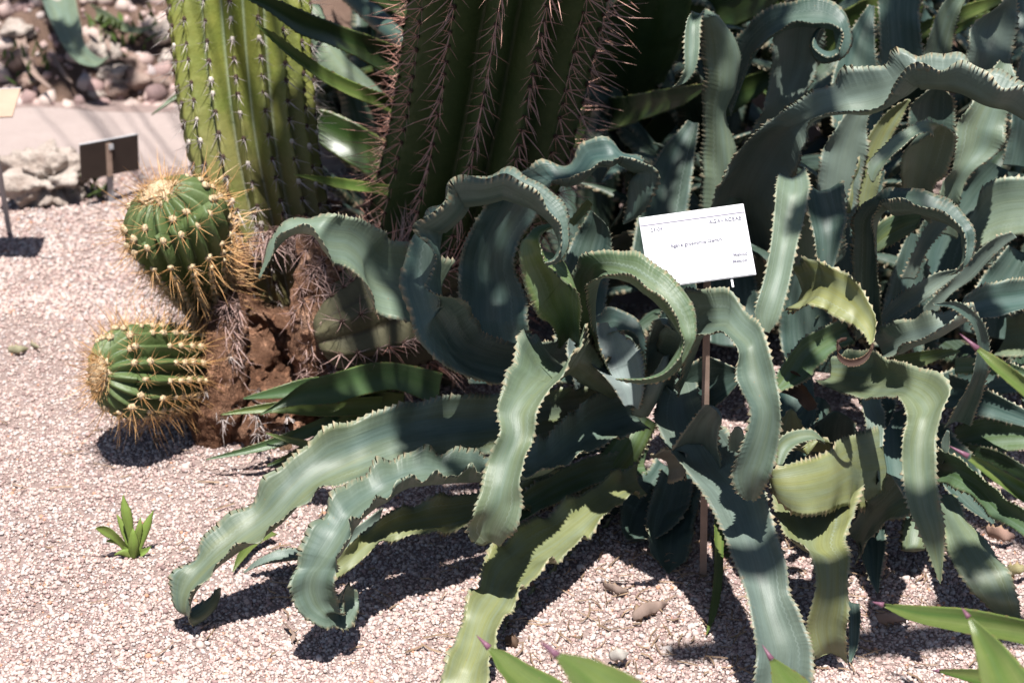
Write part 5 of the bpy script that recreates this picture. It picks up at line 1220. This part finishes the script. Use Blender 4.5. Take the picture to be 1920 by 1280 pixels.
# burnt curled tip of the yellow leaf
K = [P(x, y, d) for x, y, d in ((1632, 644, 2.50), (1630, 662, 2.495), (1615, 675, 2.49), (1592, 679, 2.49), (1573, 667, 2.49), (1567, 650, 2.495), (1574, 639, 2.50), (1586, 636, 2.505))]
rows = [np.concatenate([k + AX_D * -w, k + AX_D * w - AX_F * .003]) for k, w in zip(K, (.002, .0035, .0042, .0042, .004, .0035, .0025, .001))]
tp = ribbon('burnt_tip', np.array(rows), M_DRY, b4, ab.location, (.075, .04, .032, 0), c=.5, tooth=.0012, pitch=.003, ruf=.002, wl=.012, th=.003)

# ------------------------------------------------------------------ tree added unseen beyond the right edge, its boughs placed to shade the middle
M_TREE = leaf_mat('tree_leaf', rough=.5, spec=.3, edge=(.05, .09, .03), tip=(.05, .09, .03), bloom=0)
M_BARK = plain('bark', (.16, .12, .09), .9, .1, .35, 25, .6)
shade_tree = thing('shade_tree', 'leafy tree added unseen on the right, boughs placed to shade the middle', 'shade_tree', (2.1, 1.1, 0))
SHADE = [  # spots the added boughs are set to shade: pixel x, y, depth, bough radius
    (850, 640, 2.56, .065), (905, 680, 2.65, .04), (800, 610, 2.56, .045), (920, 500, 2.87, .075), (930, 590, 2.87, .07), (760, 800, 2.73, .030), (905, 790, 2.77, .035),
    (830, 60, 2.85, .10), (930, 60, 2.85, .10), (1040, 60, 2.85, .10), (850, 180, 2.92, .10), (950, 180, 2.92, .10), (1050, 190, 2.92, .09), (790, 310, 3.02, .08), (890, 300, 3.0, .09), (980, 290, 2.98, .08),
    (900, -60, 2.85, .12), (1020, -60, 2.85, .12), (780, 60, 2.9, .06), (775, 200, 2.95, .06), (740, 330, 3.02, .05),
    (930, 350, 2.51, .022), (1060, 335, 2.77, .022),
    (1210, 120, 3.45, .10), (1240, 230, 3.3, .11), (1230, 340, 3.15, .09), (1250, 40, 3.5, .10), (1330, 60, 3.5, .09),
    (610, 735, 2.93, .045), (570, 745, 2.91, .035),
    (560, 190, 3.15, .045), (550, 300, 3.17, .05), (590, 120, 3.15, .04), (540, 400, 3.2, .05), (590, 300, 3.2, .05),
    (1430, 60, 3.0, .05), (1390, 150, 3.05, .05), (1610, 470, 2.72, .03), (1590, 705, 2.70, .035),
    (1690, 40, 3.0, .06), (1850, 565, 2.76, .03),
    (1150, 810, 2.87, .035), (1820, 1060, 2.65, .03), (1480, 740, 2.8, .035), (660, 300, 4.1, .09), (690, 380, 3.9, .08), (650, 400, 3.9, .07), (630, 250, 4.2, .08), (700, 230, 4.2, .08),
    (120, 5, 4.9, .14), (220, 0, 4.9, .14), (40, 10, 4.9, .12), (105, 125, 4.62, .06), (130, 165, 4.6, .05), (300, -10, 4.9, .10), (50, 60, 4.8, .07), (230, 160, 4.62, .04), (20, 140, 4.6, .05), (80, 60, 4.8, .07), (170, 30, 4.85, .08), (260, 40, 4.85, .07), (280, 120, 4.7, .045), (150, 150, 4.65, .045)]
tv = np.array(SUN_DIR); LV, LF = [], []
bough_pts = []
r = random.Random(4)
DEEPSHADE = [(np.array((x0 + .05 * (j % 2), y0, .5)), .095) for j, y0 in enumerate((3.24, 3.42, 3.60, 3.80)) for x0 in (.16, .34, .52, .70, .88, 1.06)]  # extra boughs added to darken the gaps behind the right agaves
for q, rad in [(P(x, y, d), rad) for (x, y, d, rad) in SHADE] + DEEPSHADE:
    t = (2.15 + r.uniform(-.12, .25) - q[2]) / tv[2]
    c0 = q + tv * t; bough_pts.append(c0)
    nlf = int(26 + 5200 * rad * rad)
    for k in range(nlf):
        o_ = np.array([r.gauss(0, 1) for _ in range(3)]); o_ /= np.linalg.norm(o_); o_ = o_ * rad * r.random() ** .45
        cpt = c0 + o_
        dv = np.array([r.gauss(0, 1), r.gauss(0, 1), r.gauss(0, .5)]); dv /= np.linalg.norm(dv)
        sv = np.cross(dv, np.array([r.gauss(0, .4), r.gauss(0, .4), 1])); sv /= max(np.linalg.norm(sv), 1e-6)
        L = .045 * r.uniform(.7, 1.3); w = L * .23; b = len(LV)
        nv = np.cross(dv, sv) * L * .08
        LV += [cpt - dv * L / 2, cpt - sv * w + nv, cpt + dv * L / 2, cpt + sv * w + nv, cpt]
        LF += [[b, b + 1, b + 4], [b + 1, b + 2, b + 4], [b + 2, b + 3, b + 4], [b + 3, b, b + 4]]
cr = mesh_obj('crown', LV, LF, M_TREE, shade_tree, True, shade_tree.location); cr.color = (.045, .085, .022, .2)
# trunk and limbs
TV, TF = [], []
def limb(a, b, r0, r1, sag=.0, k=7, n=7):
    a, b = np.asarray(a, float), np.asarray(b, float); t = b - a; t /= np.linalg.norm(t)
    u = np.cross(t, (.2, .1, 1.)) if abs(t[2]) < .9 else np.cross(t, (1, .2, 0)); u /= np.linalg.norm(u); v = np.cross(t, u); o = len(TV)
    for i in range(n):
        f = i / (n - 1); p = a + (b - a) * f + np.array((0, 0, sag * math.sin(f * 3.14)))
        rr = r0 + (r1 - r0) * f
        for j in range(k):
            an = 6.283 * j / k; TV.append(p + (u * math.cos(an) + v * math.sin(an)) * rr * (1 + .12 * r.uniform(-1, 1)))
    for i in range(n - 1):
        for j in range(k): TF.append([o + i * k + j, o + i * k + (j + 1) % k, o + (i + 1) * k + (j + 1) % k, o + (i + 1) * k + j])
fork = np.array((1.7, 1.25, 2.35))
limb((2.1, 1.1, -.05), fork, .13, .09, 0, 12, 10)
hubs = [np.array((1.0, 1.45, 2.6)), np.array((.55, 1.9, 2.6)), np.array((.25, 1.4, 2.55)), np.array((.9, 2.1, 2.6)), np.array((-.1, 1.8, 2.6))]
limb(fork, hubs[0], .075, .05, .08); limb(hubs[0], hubs[2], .045, .022, .05); limb(hubs[0], hubs[1], .045, .025, .05); limb(hubs[1], hubs[4], .025, .015, .03); limb(hubs[0], hubs[3], .03, .018, .05)
for c0 in bough_pts:
    h = min(hubs, key=lambda q: np.linalg.norm(q - c0)); far_ = np.linalg.norm(h - c0) > 1.3; limb(h, c0, .003 if far_ else .007, .0015 if far_ else .002, .03, 5, 5)
mesh_obj('trunk', TV, TF, M_BARK, shade_tree, True, shade_tree.location)
